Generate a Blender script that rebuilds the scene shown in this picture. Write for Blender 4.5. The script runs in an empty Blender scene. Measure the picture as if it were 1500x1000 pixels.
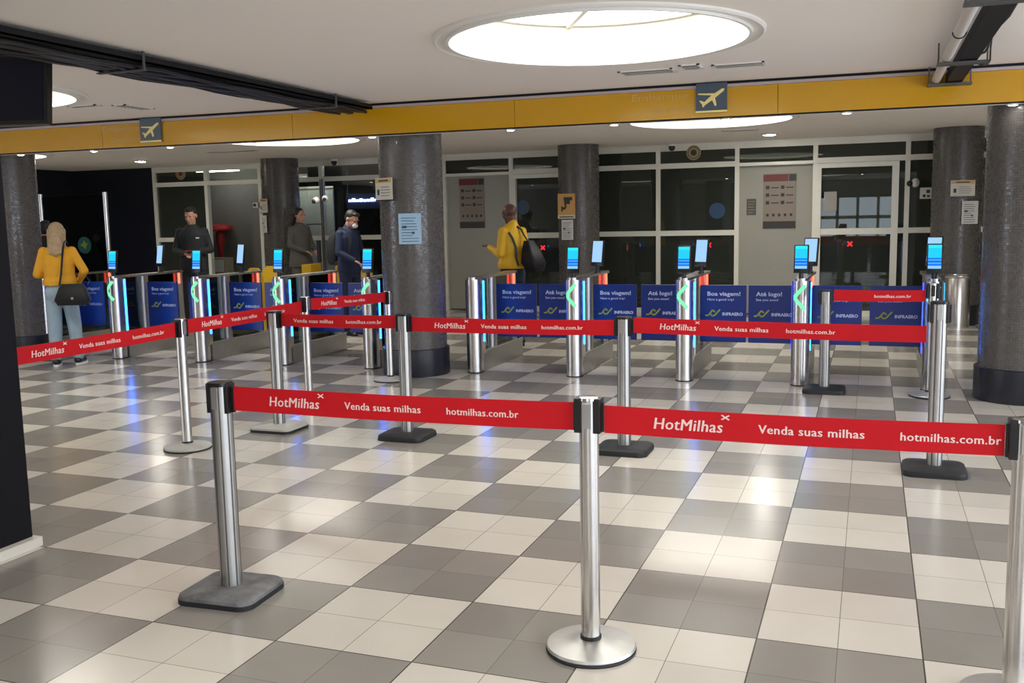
import bpy, bmesh, math, random
from mathutils import Vector, Matrix
random.seed(4)
SC = bpy.context.scene
COL = SC.collection
PI = math.pi

# ------------------------------------------------------------------ camera, world, exposure
cam_d = bpy.data.cameras.new('camera')
cam_d.sensor_fit = 'HORIZONTAL'; cam_d.sensor_width = 36.0; cam_d.lens = 1417.8/1500*36
cam_d.clip_start = 0.05; cam_d.clip_end = 200
cam = bpy.data.objects.new('camera', cam_d); COL.objects.link(cam)
CY, CP, CR = -0.3554, -0.1268, -0.0195
_f = Vector((math.sin(CY)*math.cos(CP), math.cos(CY)*math.cos(CP), math.sin(CP)))
_r0 = Vector((math.cos(CY), -math.sin(CY), 0)); _u0 = _r0.cross(_f)
_r = math.cos(CR)*_r0 + math.sin(CR)*_u0; _u = -math.sin(CR)*_r0 + math.cos(CR)*_u0
cam.matrix_world = Matrix(((_r.x, _u.x, -_f.x, -0.2211), (_r.y, _u.y, -_f.y, -3.7024), (_r.z, _u.z, -_f.z, 1.647), (0, 0, 0, 1)))
SC.camera = cam

world = bpy.data.worlds.new('world'); SC.world = world; world.use_nodes = True
world.node_tree.nodes['Background'].inputs[0].default_value = (0.8, 0.88, 1.0, 1)
world.node_tree.nodes['Background'].inputs[1].default_value = 3.0
SC.view_settings.view_transform = 'Standard'; SC.view_settings.look = 'None'
SC.view_settings.gamma = 1.0; SC.view_settings.use_curve_mapping = False
SC.view_settings.exposure = 0.98
SKY_STRENGTH = 5.0
LAMP_STRENGTH = 30.0

# ------------------------------------------------------------------ materials
def new_mat(name):
    m = bpy.data.materials.new(name); m.use_nodes = True
    return m, m.node_tree.nodes, m.node_tree.links, m.node_tree.nodes['Principled BSDF']
def pm(name, col, rough=0.5, metal=0.0, noise=0.0, nscale=8.0, bump=0.0, bscale=60.0, spec=None, emis=None, estr=0.0, rnoise=0.0, coat=0.0):
    m, N, L, b = new_mat(name)
    b.inputs['Roughness'].default_value = rough; b.inputs['Metallic'].default_value = metal
    if spec is not None: b.inputs['Specular IOR Level'].default_value = spec
    if coat: b.inputs['Coat Weight'].default_value = coat; b.inputs['Coat Roughness'].default_value = .08
    tc = N.new('ShaderNodeTexCoord')
    n = N.new('ShaderNodeTexNoise'); n.inputs['Scale'].default_value = nscale; n.inputs['Detail'].default_value = 4
    L.new(tc.outputs['Object'], n.inputs['Vector'])
    r = N.new('ShaderNodeMapRange'); r.inputs['To Min'].default_value = 1-noise; r.inputs['To Max'].default_value = 1+noise
    L.new(n.outputs['Fac'], r.inputs['Value'])
    mx = N.new('ShaderNodeVectorMath'); mx.operation = 'SCALE'; mx.inputs[0].default_value = col[:3]
    L.new(r.outputs[0], mx.inputs['Scale']); L.new(mx.outputs[0], b.inputs['Base Color'])
    if rnoise:
        r2 = N.new('ShaderNodeMapRange'); r2.inputs['To Min'].default_value = rough-rnoise; r2.inputs['To Max'].default_value = rough+rnoise
        L.new(n.outputs['Fac'], r2.inputs['Value']); L.new(r2.outputs[0], b.inputs['Roughness'])
    if bump:
        n2 = N.new('ShaderNodeTexNoise'); n2.inputs['Scale'].default_value = bscale; L.new(tc.outputs['Object'], n2.inputs['Vector'])
        bp = N.new('ShaderNodeBump'); bp.inputs['Strength'].default_value = bump; bp.inputs['Distance'].default_value = .01
        L.new(n2.outputs['Fac'], bp.inputs['Height']); L.new(bp.outputs[0], b.inputs['Normal'])
    if emis is not None:
        b.inputs['Emission Color'].default_value = (*emis, 1); b.inputs['Emission Strength'].default_value = estr
    return m

def math_node(N, op, a=None, b=None):
    n = N.new('ShaderNodeMath'); n.operation = op
    if isinstance(a, (int, float)): n.inputs[0].default_value = a
    if isinstance(b, (int, float)): n.inputs[1].default_value = b
    return n

def floor_material():
    m, N, L, b = new_mat('checkered_tile')
    tc = N.new('ShaderNodeTexCoord'); sep = N.new('ShaderNodeSeparateXYZ'); L.new(tc.outputs['Object'], sep.inputs[0])
    def M(op, a, c=None):
        n = N.new('ShaderNodeMath'); n.operation = op
        for i, v in enumerate((a, c)):
            if v is None: continue
            if isinstance(v, (int, float)): n.inputs[i].default_value = v
            else: L.new(v, n.inputs[i])
        return n.outputs[0]
    X, Y = sep.outputs[0], sep.outputs[1]
    cx, cy = M('FLOOR', M('DIVIDE', X, .6)), M('FLOOR', M('DIVIDE', Y, .6))
    par = M('FLOORED_MODULO', M('ADD', cx, cy), 2.0)        # 1 = light
    def edge(v, size, half):
        f = M('FRACT', M('DIVIDE', v, size))
        d = M('MULTIPLY', M('MINIMUM', f, M('SUBTRACT', 1.0, f)), size)
        return M('LESS_THAN', d, half)
    major = M('MAXIMUM', edge(X, .6, .0030), edge(Y, .6, .0030))
    minor = M('MAXIMUM', edge(X, .3, .0013), edge(Y, .3, .0013))
    tx, ty = M('FLOOR', M('DIVIDE', X, .3)), M('FLOOR', M('DIVIDE', Y, .3))
    cmb = N.new('ShaderNodeCombineXYZ'); L.new(tx, cmb.inputs[0]); L.new(ty, cmb.inputs[1])
    wn = N.new('ShaderNodeTexWhiteNoise'); wn.noise_dimensions = '3D'; L.new(cmb.outputs[0], wn.inputs['Vector'])
    def mixc(fac, c1, c2):
        n = N.new('ShaderNodeMix'); n.data_type = 'RGBA'; L.new(fac, n.inputs[0])
        for i, c in ((6, c1), (7, c2)):
            if isinstance(c, tuple): n.inputs[i].default_value = (*c, 1)
            else: L.new(c, n.inputs[i])
        return n.outputs[2]
    light = mixc(wn.outputs['Value'], (.66, .62, .55), (.58, .545, .485))
    grey = mixc(wn.outputs['Value'], (.285, .268, .24), (.235, .22, .198))
    col = mixc(par, grey, light)
    nz = N.new('ShaderNodeTexNoise'); nz.inputs['Scale'].default_value = 3.0; nz.inputs['Detail'].default_value = 5
    L.new(tc.outputs['Object'], nz.inputs['Vector'])
    mr = N.new('ShaderNodeMapRange'); mr.inputs['To Min'].default_value = .92; mr.inputs['To Max'].default_value = 1.06; L.new(nz.outputs['Fac'], mr.inputs['Value'])
    vs = N.new('ShaderNodeVectorMath'); vs.operation = 'SCALE'; L.new(col, vs.inputs[0]); L.new(mr.outputs[0], vs.inputs['Scale'])
    col = mixc(minor, vs.outputs[0], (.13, .12, .10))
    col = mixc(major, col, (.07, .062, .05))
    L.new(col, b.inputs['Base Color'])
    r2 = N.new('ShaderNodeMapRange'); r2.inputs['To Min'].default_value = .15; r2.inputs['To Max'].default_value = .27; L.new(nz.outputs['Fac'], r2.inputs['Value'])
    L.new(r2.outputs[0], b.inputs['Roughness'])
    b.inputs['Specular IOR Level'].default_value = .55
    return m

def mosaic_material():
    m, N, L, b = new_mat('mosaic_tile')
    uv = N.new('ShaderNodeTexCoord')
    br = N.new('ShaderNodeTexBrick'); br.offset = 0.0; br.squash = 1.0
    br.inputs['Scale'].default_value = 1.0; br.inputs['Brick Width'].default_value = .022; br.inputs['Row Height'].default_value = .022
    br.inputs['Mortar Size'].default_value = .0016; br.inputs['Mortar Smooth'].default_value = .2; br.inputs['Bias'].default_value = 0
    br.inputs['Color1'].default_value = (.088, .080, .074, 1); br.inputs['Color2'].default_value = (.112, .102, .094, 1); br.inputs['Mortar'].default_value = (.050, .045, .042, 1)
    L.new(uv.outputs['UV'], br.inputs['Vector']); L.new(br.outputs['Color'], b.inputs['Base Color'])
    sc = N.new('ShaderNodeVectorMath'); sc.operation = 'SCALE'; sc.inputs['Scale'].default_value = 1/.022; L.new(uv.outputs['UV'], sc.inputs[0])
    fl = N.new('ShaderNodeVectorMath'); fl.operation = 'FLOOR'; L.new(sc.outputs[0], fl.inputs[0])
    wn = N.new('ShaderNodeTexWhiteNoise'); L.new(fl.outputs[0], wn.inputs['Vector'])
    mr = N.new('ShaderNodeMapRange'); mr.inputs['To Min'].default_value = .16; mr.inputs['To Max'].default_value = .45; L.new(wn.outputs['Value'], mr.inputs['Value'])
    L.new(mr.outputs[0], b.inputs['Roughness'])
    bp = N.new('ShaderNodeBump'); bp.inputs['Strength'].default_value = .5; bp.inputs['Distance'].default_value = .002; bp.invert = True
    L.new(br.outputs['Fac'], bp.inputs['Height']); L.new(bp.outputs[0], b.inputs['Normal'])
    return m

def glass_material(name, tint, base_refl=.06, trans=.75, rough=0.0, film=None):
    m = bpy.data.materials.new(name); m.use_nodes = True
    N, L = m.node_tree.nodes, m.node_tree.links; N.clear()
    out = N.new('ShaderNodeOutputMaterial'); tr = N.new('ShaderNodeBsdfTransparent'); tr.inputs[0].default_value = (*[c*trans for c in tint], 1)
    gl = N.new('ShaderNodeBsdfGlossy'); gl.inputs['Roughness'].default_value = rough; gl.inputs[0].default_value = (.9, .95, .93, 1)
    fr = N.new('ShaderNodeFresnel'); fr.inputs['IOR'].default_value = 1.5
    ad = N.new('ShaderNodeMath'); ad.operation = 'ADD'; ad.inputs[1].default_value = base_refl; ad.use_clamp = True
    L.new(fr.outputs[0], ad.inputs[0])
    mx = N.new('ShaderNodeMixShader'); L.new(ad.outputs[0], mx.inputs[0]); L.new(tr.outputs[0], mx.inputs[1]); L.new(gl.outputs[0], mx.inputs[2])
    if film:
        df = N.new('ShaderNodeBsdfDiffuse'); df.inputs[0].default_value = (*film, 1); m2 = N.new('ShaderNodeMixShader'); m2.inputs[0].default_value = .5
        L.new(mx.outputs[0], m2.inputs[1]); L.new(df.outputs[0], m2.inputs[2]); L.new(m2.outputs[0], out.inputs[0])
    else: L.new(mx.outputs[0], out.inputs[0])
    return m

def emit(name, col, s):
    m = bpy.data.materials.new(name); m.use_nodes = True
    N, L = m.node_tree.nodes, m.node_tree.links; N.clear()
    out = N.new('ShaderNodeOutputMaterial'); e = N.new('ShaderNodeEmission'); e.inputs[0].default_value = (*col, 1); e.inputs[1].default_value = s
    L.new(e.outputs[0], out.inputs[0]); return m

def screen_material():
    """lit check-in screen: cyan picture on top, deeper blue rows of text below (object Z from -.5 to .5)"""
    m = bpy.data.materials.new('lit_screen'); m.use_nodes = True
    N, L = m.node_tree.nodes, m.node_tree.links; N.clear()
    out = N.new('ShaderNodeOutputMaterial'); e = N.new('ShaderNodeEmission'); tc = N.new('ShaderNodeTexCoord'); sp = N.new('ShaderNodeSeparateXYZ')
    L.new(tc.outputs['Generated'], sp.inputs[0])
    cr = N.new('ShaderNodeValToRGB'); cr.color_ramp.interpolation = 'CONSTANT'; el = cr.color_ramp.elements
    el[0].position = 0; el[0].color = (.25, .55, .95, 1); el[1].position = .12; el[1].color = (.01, .18, .75, 1)
    for p, c in ((.2, (.1, .4, .95)), (.25, (.01, .16, .7)), (.34, (.1, .4, .9)), (.39, (.01, .16, .7)), (.45, (.02, .55, .95)), (.86, (.03, .72, .98))):
        x = el.new(p); x.color = (*c, 1)
    L.new(sp.outputs[2], cr.inputs[0]); L.new(cr.outputs[0], e.inputs[0]); e.inputs[1].default_value = .62
    L.new(e.outputs[0], out.inputs[0]); return m

M = {}
M['floor'] = floor_material()
M['mosaic'] = mosaic_material()
M['plinth'] = pm('dark_plinth_laminate', (.012, .014, .022), .3, noise=.1)
M['ceiling'] = pm('ceiling_paint', (.86, .80, .745), .85, noise=.02, nscale=.7)
M['white_trim'] = pm('white_painted_ring', (.78, .76, .72), .5)
M['well'] = pm('cream_well_lining', (.46, .44, .38), .6)
M['yellow'] = pm('yellow_gloss_fascia', (.57, .295, .006), .17, noise=.06, nscale=1.5, coat=.3)
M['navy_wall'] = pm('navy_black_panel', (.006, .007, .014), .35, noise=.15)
M['black_gloss'] = pm('black_laminate', (.003, .003, .006), .42, spec=.2)
M['mauve'] = pm('pale_metal_strip', (.45, .38, .40), .4)
M['black'] = pm('black_plastic', (.008, .008, .009), .35)
M['rubber'] = pm('black_rubber', (.012, .013, .015), .6, noise=.2)
M['dusty_rubber'] = pm('dusty_grey_rubber', (.13, .13, .132), .55, noise=.95, nscale=15)
M['grey_enamel'] = pm('grey_enamel_base', (.42, .41, .38), .4, noise=.1)
M['steel'] = pm('stainless_steel', (.62, .60, .58), .24, 1.0, noise=.06, rnoise=.06)
M['brushed'] = pm('brushed_aluminium', (.47, .465, .45), .42, 1.0, noise=.15, nscale=14, rnoise=.08)
M['dull_alu'] = pm('worn_aluminium_disc', (.52, .52, .50), .45, .8, noise=.18, nscale=16)
M['groove'] = pm('dark_groove', (.10, .10, .10), .5, .6)
M['red'] = pm('red_webbing', (.53, .008, .014), .62, noise=.06, nscale=5, spec=.2, bump=.05, bscale=400)
M['print'] = pm('pale_print', (.85, .62, .58), .7)
M['dark_print'] = pm('dark_print', (.04, .04, .04), .6)
M['blue_panel'] = pm('blue_flap_panel', (.005, .026, .165), .32, noise=.04)
M['white_print'] = pm('white_print', (.55, .6, .7), .5)
M['lime'] = pm('lime_print', (.30, .36, .03), .5)
M['led_blue'] = emit('blue_led', (.012, .17, 1.0), 9.0)
M['led_deep'] = emit('deep_blue_led', (.02, .04, 1.0), 4.0)
M['led_green'] = emit('green_led', (.16, .80, .34), .85)
M['led_red'] = emit('red_led', (1.0, .06, .03), 3.5)
M['screen'] = screen_material()
M['screen_pale'] = emit('pale_screen', (.36, .62, 1.0), .55)
M['glass'] = glass_material('clear_gate_glass', (.75, .8, .78), .02, .85)
M['facade_glass'] = glass_material('tinted_facade_glass', (.62, .68, .60), .03, .8, film=(.055, .062, .05))
M['clear_glass'] = glass_material('clear_facade_glass', (.9, .93, .9), .03, .95)
M['frosted'] = pm('pale_grey_panel', (.32, .315, .27), .35, noise=.04)
M['alu_frame'] = pm('cream_aluminium_frame', (.74, .73, .65), .4, .1, noise=.05)
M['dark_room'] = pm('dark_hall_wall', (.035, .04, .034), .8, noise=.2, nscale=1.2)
M['grey_room'] = pm('grey_hall_wall', (.16, .15, .135), .7, noise=.1)
M['sky_disc'] = emit('lit_diffuser', (1.0, .965, .89), SKY_STRENGTH)
M['tube_lamp'] = emit('tube_lamp', (.95, 1.0, .95), 16.0)
M['lamp_bright'] = emit('bright_lamp_disc', (1.0, .95, .86), 160.0)
M['lamp_disc'] = emit('lamp_disc', (1.0, .95, .86), LAMP_STRENGTH)
M['paper'] = pm('white_paper', (.62, .62, .60), .6)
M['paper_blue'] = pm('pale_blue_paper', (.35, .52, .68), .5)
M['sign_cream'] = pm('cream_sign', (.60, .57, .50), .5)
M['sign_gold'] = pm('gold_sign_band', (.55, .38, .10), .5)
M['sign_orange'] = pm('orange_sign_band', (.62, .34, .10), .5)
M['slate'] = pm('slate_blue_sign', (.06, .085, .12), .35)
M['plane'] = pm('yellow_pictogram', (.85, .70, .25), .4)
M['faint'] = pm('faded_yellow_lettering', (.62, .38, .10), .35)
M['vent'] = pm('dark_vent', (.09, .08, .075), .7)
M['white_plastic'] = pm('white_plastic', (.65, .65, .63), .4)
M['pipe'] = pm('white_conduit', (.60, .56, .53), .4)
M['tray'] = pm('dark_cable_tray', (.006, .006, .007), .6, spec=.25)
M['tray_grey'] = pm('grey_steel_bracket', (.10, .10, .10), .5, .4)
M['skin_light'] = pm('skin_light', (.52, .27, .19), .5)
M['skin_dark'] = pm('skin_dark', (.10, .040, .026), .45)
M['yellow_cloth'] = pm('mustard_cloth', (.66, .32, .015), .8, noise=.12, nscale=9, bump=.5, bscale=14)
M['yellow_jacket'] = pm('yellow_nylon', (.70, .40, .008), .6, noise=.1, nscale=9, bump=.5, bscale=12)
M['denim'] = pm('pale_denim', (.28, .38, .46), .85, noise=.2, nscale=10, bump=.5, bscale=16)
M['navy_cloth'] = pm('navy_cloth', (.012, .02, .06), .8, noise=.15, bump=.4, bscale=14)
M['black_cloth'] = pm('black_cloth', (.010, .011, .015), .75, noise=.2, bump=.4, bscale=14)
M['grey_cloth'] = pm('grey_cloth', (.10, .095, .085), .8, noise=.15, bump=.4, bscale=14)
M['leather'] = pm('black_leather', (.005, .005, .007), .5, spec=.3, noise=.2, bump=.2, bscale=60)
M['blond'] = pm('blond_hair', (.36, .25, .14), .55, noise=.45, nscale=30, bump=.6, bscale=70)
M['dark_hair'] = pm('dark_hair', (.010, .008, .007), .5, noise=.2)
M['mask'] = pm('white_mask_cloth', (.75, .77, .78), .7)
M['shoe_white'] = pm('white_sole', (.75, .75, .73), .6)
M['bin_yellow'] = pm('yellow_plastic', (.55, .33, .01), .45)
M['red_plastic'] = pm('red_plastic', (.38, .02, .02), .4)
M['poster_red'] = pm('dull_red_band', (.14, .025, .022), .5)
M['poster_body'] = pm('taupe_poster', (.24, .20, .165), .5)
M['poster_dark'] = pm('dark_grey_print', (.035, .033, .03), .5)
M['sticker_blue'] = pm('blue_sticker', (.02, .06, .13), .4)
M['red_x'] = emit('glowing_red_sticker', (.8, .03, .04), .8)  # plain sticker red with a glow added, not a lamp
M['gold'] = pm('gold_emblem', (.35, .28, .14), .4)
M['teal'] = pm('teal_sticker', (.01, .12, .10), .4)
M['crate'] = pm('cream_crate', (.34, .30, .22), .6)
M['led_reflection'] = emit('pale_blue_led_reflection', (.30, .42, 1.0), 6.0)  # glow imitates the reflection of an LED sign
M['screen_dark'] = pm('dark_screen', (.004, .006, .016), .3, spec=.25)
M['wall_grey'] = pm('plain_grey_wall', (.33, .31, .29), .8)

# ------------------------------------------------------------------ mesh helpers
class MB:
    def __init__(s): s.bm = bmesh.new()
    def _xf(s, verts, mat):
        for v in verts: v.co = mat @ v.co
    def box(s, lo, hi, bev=0.0, rot=None, piv=None):
        r = bmesh.ops.create_cube(s.bm, size=1); vs = r['verts']
        c = [(a+b)/2 for a, b in zip(lo, hi)]; d = [abs(b-a) for a, b in zip(lo, hi)]
        for v in vs: v.co = Vector((v.co.x*d[0]+c[0], v.co.y*d[1]+c[1], v.co.z*d[2]+c[2]))
        if bev > 0:
            es = list({e for v in vs for e in v.link_edges})
            g = bmesh.ops.bevel(s.bm, geom=es, offset=bev, segments=2, affect='EDGES', profile=.6); vs = list({v for f in g['faces'] for v in f.verts} | {v for v in vs if v.is_valid})
        if rot is not None:
            p = Vector(piv if piv else c); m = Matrix.Translation(p) @ rot @ Matrix.Translation(-p)
            s._xf([v for v in vs if v.is_valid], m)
        return s
    def tube(s, p0, p1, r0, r1=None, seg=24, caps=True):
        r1 = r0 if r1 is None else r1
        p0, p1 = Vector(p0), Vector(p1); d = p1-p0
        q = d.to_track_quat('Z', 'Y').to_matrix().to_4x4()
        r = bmesh.ops.create_cone(s.bm, cap_ends=caps, segments=seg, radius1=r0, radius2=r1, depth=d.length)
        s._xf(r['verts'], Matrix.Translation((p0+p1)/2) @ q); return s
    def ell(s, c, rad, rot=None, seg=20):
        r = bmesh.ops.create_uvsphere(s.bm, u_segments=seg, v_segments=max(8, seg//2), radius=1)
        m = Matrix.Translation(Vector(c)) @ (rot if rot else Matrix.Identity(4)) @ Matrix.Diagonal((*rad, 1))
        s._xf(r['verts'], m); return s
    def cap(s, p0, p1, r0, r1=None, seg=14):
        r1 = r0 if r1 is None else r1
        s.tube(p0, p1, r0, r1, seg); s.ell(p0, (r0,)*3, seg=seg); s.ell(p1, (r1,)*3, seg=seg); return s
    def path(s, pts, r, seg=8):
        pts = [Vector(p) for p in pts]
        rings = []
        for i, p in enumerate(pts):
            d = (pts[min(i+1, len(pts)-1)]-pts[max(i-1, 0)]).normalized()
            q = d.to_track_quat('Z', 'Y')
            rings.append([s.bm.verts.new(p + q @ Vector((r*math.cos(a*2*PI/seg), r*math.sin(a*2*PI/seg), 0))) for a in range(seg)])
        for a, b in zip(rings, rings[1:]):
            best = min(range(seg), key=lambda k: sum((a[j].co-b[(j+k) % seg].co).length for j in range(seg)))
            for j in range(seg): s.bm.faces.new((a[j], a[(j+1) % seg], b[(j+1+best) % seg], b[(j+best) % seg]))
        s.bm.faces.new(rings[0][::-1]); s.bm.faces.new(rings[-1]); return s
    def lathe(s, prof, c=(0, 0, 0), seg=48, uv=False):
        rings = []
        for r, z in prof:
            if r < 1e-5: rings.append([s.bm.verts.new((c[0], c[1], c[2]+z))])
            else: rings.append([s.bm.verts.new((c[0]+r*math.cos(2*PI*k/seg), c[1]+r*math.sin(2*PI*k/seg), c[2]+z)) for k in range(seg)])
        for a, b in zip(rings, rings[1:]):
            for k in range(seg):
                k2 = (k+1) % seg
                if len(a) == 1 and len(b) > 1: s.bm.faces.new((a[0], b[k2], b[k]))
                elif len(b) == 1 and len(a) > 1: s.bm.faces.new((a[k], a[k2], b[0]))
                elif len(a) > 1: s.bm.faces.new((a[k], a[k2], b[k2], b[k]))
        return s
    def prism(s, poly, h0, h1, axis='z', at=None):
        """poly: 2-D outline; extruded along the axis between h0 and h1"""
        def P(u, v, h): return {'z': (u, v, h), 'y': (u, h, v), 'x': (h, u, v)}[axis]
        a = [s.bm.verts.new(P(u, v, h0)) for u, v in poly]; b = [s.bm.verts.new(P(u, v, h1)) for u, v in poly]
        n = len(poly)
        s.bm.faces.new(a); s.bm.faces.new(b[::-1])
        for i in range(n): s.bm.faces.new((a[i], b[i], b[(i+1) % n], a[(i+1) % n]))
        return s
    def loft(s, rings):
        R = [[s.bm.verts.new(p) for p in r] for r in rings]; n = len(R[0])
        for a, b in zip(R, R[1:]):
            for i in range(n): s.bm.faces.new((a[i], a[(i+1) % n], b[(i+1) % n], b[i]))
        s.bm.faces.new(R[0][::-1]); s.bm.faces.new(R[-1]); return s
    def build(s, name, mat, parent=None, smooth=None, normals=True):
        bm = s.bm
        if normals: bmesh.ops.recalc_face_normals(bm, faces=bm.faces)
        me = bpy.data.meshes.new(name); bm.to_mesh(me); bm.free()
        o = bpy.data.objects.new(name, me); COL.objects.link(o)
        me.materials.append(mat)
        if smooth is not None:
            for p in me.polygons: p.use_smooth = True
            if smooth < 180: me.set_sharp_from_angle(angle=math.radians(smooth))
        if parent is not None: o.parent = parent
        return o

def empty(name, loc=(0, 0, 0), rz=0.0):
    o = bpy.data.objects.new(name, None); COL.objects.link(o); o.location = loc; o.rotation_euler = (0, 0, rz); o.empty_display_size = .1
    return o
def tag(o, label, cat, group=None):
    o['label'] = label; o['category'] = cat
    if group: o['group'] = group
    return o
def struct(o): o['kind'] = 'structure'; return o
def copy_tree(o, parent=None):
    c = o.copy(); COL.objects.link(c)
    if parent is not None:
        mi = o.matrix_parent_inverse.copy(); c.parent = parent; c.matrix_parent_inverse = mi
    for ch in list(o.children): copy_tree(ch, c)
    return c
def rounded(w, d, r, n=5, cx=0, cy=0):
    pts = []
    for sx, sy, a0 in ((1, 1, 0), (-1, 1, 90), (-1, -1, 180), (1, -1, 270)):
        for k in range(n+1):
            a = math.radians(a0+90*k/n); pts.append((cx+sx*(w/2-r)+r*math.cos(a), cy+sy*(d/2-r)+r*math.sin(a)))
    return pts
def text_verts(body, height, bold=0.0, shear=0.0, align='LEFT', extrude=0.0, width=None, spacing=1.0):
    """built-in lettering as (verts, faces), baseline at y=0, in the XY plane"""
    cu = bpy.data.curves.new('t', 'FONT'); cu.body = body; cu.size = height/0.72; cu.offset = bold; cu.shear = shear
    cu.align_x = align; cu.extrude = extrude; cu.resolution_u = 2; cu.space_character = spacing
    o = bpy.data.objects.new('t', cu); COL.objects.link(o)
    dg = bpy.context.evaluated_depsgraph_get(); dg.update()
    me = bpy.data.meshes.new_from_object(o.evaluated_get(dg))
    vs = [v.co.copy() for v in me.vertices]; fs = [tuple(p.vertices) for p in me.polygons]
    bpy.data.objects.remove(o); bpy.data.curves.remove(cu); bpy.data.meshes.remove(me)
    if width and vs:
        x0 = min(v.x for v in vs); x1 = max(v.x for v in vs); k = width/(x1-x0)
        for v in vs: v.x = (v.x-x0)*k if align == 'LEFT' else v.x*k
    return vs, fs
def mesh_obj(name, vs, fs, mat, parent=None):
    me = bpy.data.meshes.new(name); me.from_pydata([tuple(v) for v in vs], [], fs); me.update(); me.materials.append(mat)
    o = bpy.data.objects.new(name, me); COL.objects.link(o)
    if parent is not None: o.parent = parent
    return o
def flat_text(name, items, mat, parent, fn):
    """items: (body, x, y, height, bold, shear, width); fn maps (u, v) to a point"""
    for body, x, y, h, bold, sh, w in items:
        vs, fs = text_verts(body, h, bold, sh, width=w)
        o = mesh_obj(name, [fn(x+v.x, y+v.y) for v in vs], fs, mat, parent)
    return o

# ------------------------------------------------------------------ room shell
ZC = 2.80
BX0, BX1 = -16.0, 5.0
b = MB(); b.box((BX0, -9, -.1), (BX1, 18.2, 0)); o = b.build('floor', M['floor']); struct(o)
struct(MB().box((BX0-.15, -2, 0), (BX0, 18.2, ZC+.3)).box((BX0-.15, -9, 0), (BX0, -2, .4)).box((BX0-.15, -9, 2.65), (BX0, -2, ZC+.3)).build('wall_left', M['navy_wall']))  # unseen opening at the near end added to let in extra daylight
struct(MB().box((BX1, 4, 0), (BX1+.15, 18.2, ZC+.3)).box((BX1, -9, 0), (BX1+.15, 4, .3)).box((BX1, -9, 2.7), (BX1+.15, 4, ZC+.3)).build('wall_right', M['wall_grey']))  # opening out of view, added for more daylight from the side
for nn, xx, y0, y1 in ((21, BX0-.08, -9, -2), (22, BX1+.08, -9, 4)):  # frames for the side openings added out of view to brighten the hall
    w = MB(); k_ = int((y1-y0)/1.4)
    for k in range(k_+1): yy_ = y0+(y1-y0)*k/k_; w.box((xx-.04, yy_-.03, .3), (xx+.04, yy_+.03, 2.7))
    struct(w.build('window_%d' % nn, M['alu_frame']))
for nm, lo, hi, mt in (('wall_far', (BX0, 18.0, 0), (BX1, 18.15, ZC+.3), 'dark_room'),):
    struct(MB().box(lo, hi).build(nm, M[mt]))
# back wall (behind the viewer) with two rows of daylight openings
struct(MB().box((BX0, -9.15, 0), (BX1, -9, .75)).box((BX0, -9.15, 2.15), (BX1, -9, ZC+.3)).box((BX0, -9.15, .75), (-2.1, -9, 2.15)).box((.7, -9.15, .75), (BX1, -9, 2.15)).build('wall_back', M['wall_grey']))
w = MB()
for k in range(5): w.box((-2.1+.7*k-.05, -9.13, .75), (-2.1+.7*k+.05, -9.02, 2.15))
w.box((-2.1, -9.13, 1.38), (.7, -9.02, 1.50)); struct(w.build('window_20', M['alu_frame']))

# ceiling with round openings for the light wells
WELLS = [(-1.93, 2.60), (-7.63, 2.62), (3.8, 2.6), (-13.3, 2.6), (-2.1, 8.45), (-7.85, 8.1), (-13.4, 7.9), (3.6, 8.4), (-1.93, -3.1), (-7.6, -3.1), (3.8, -3.1), (-13.3, -3.1)]
RW = .97
def ceiling_mesh():
    bm = bmesh.new()
    xs = sorted({BX0, BX1} | {x+d for x, y in WELLS for d in (-1.3, 1.3) if BX0 < x+d < BX1}); ys = [-9, 18.2]
    # build each well's cell as a square with a round hole; fill the rest with strips
    cells = []
    for x, y in WELLS:
        n = 64; hs = 1.2
        ring = [bm.verts.new((x+RW*math.cos(2*PI*k/n), y+RW*math.sin(2*PI*k/n), ZC)) for k in range(n)]
        sq = []
        for k in range(n):
            a = 2*PI*k/n; c, s_ = math.cos(a), math.sin(a); t = hs/max(abs(c), abs(s_)); sq.append(bm.verts.new((x+c*t, y+s_*t, ZC)))
        for k in range(n): bm.faces.new((ring[k], ring[(k+1) % n], sq[(k+1) % n], sq[k]))
        cells.append((x-hs, y-hs, x+hs, y+hs))
    xs = sorted({BX0, BX1} | {c for q in cells for c in (max(q[0], BX0), min(q[2], BX1))}); ys = sorted({-9.0, 18.2} | {c for q in cells for c in (q[1], q[3])})
    for x0, x1 in zip(xs, xs[1:]):
        for y0, y1 in zip(ys, ys[1:]):
            cx, cy = (x0+x1)/2, (y0+y1)/2
            if any(q[0] < cx < q[2] and q[1] < cy < q[3] for q in cells): continue
            bm.faces.new([bm.verts.new(p) for p in ((x0, y0, ZC), (x0, y1, ZC), (x1, y1, ZC), (x1, y0, ZC))])
    for f in bm.faces:
        f.normal_update()
        if f.normal.z > 0: f.normal_flip()
    me = bpy.data.meshes.new('ceiling'); bm.to_mesh(me); bm.free(); me.materials.append(M['ceiling'])
    o = bpy.data.objects.new('ceiling', me); COL.objects.link(o); return struct(o)
ceil = ceiling_mesh()

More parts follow.
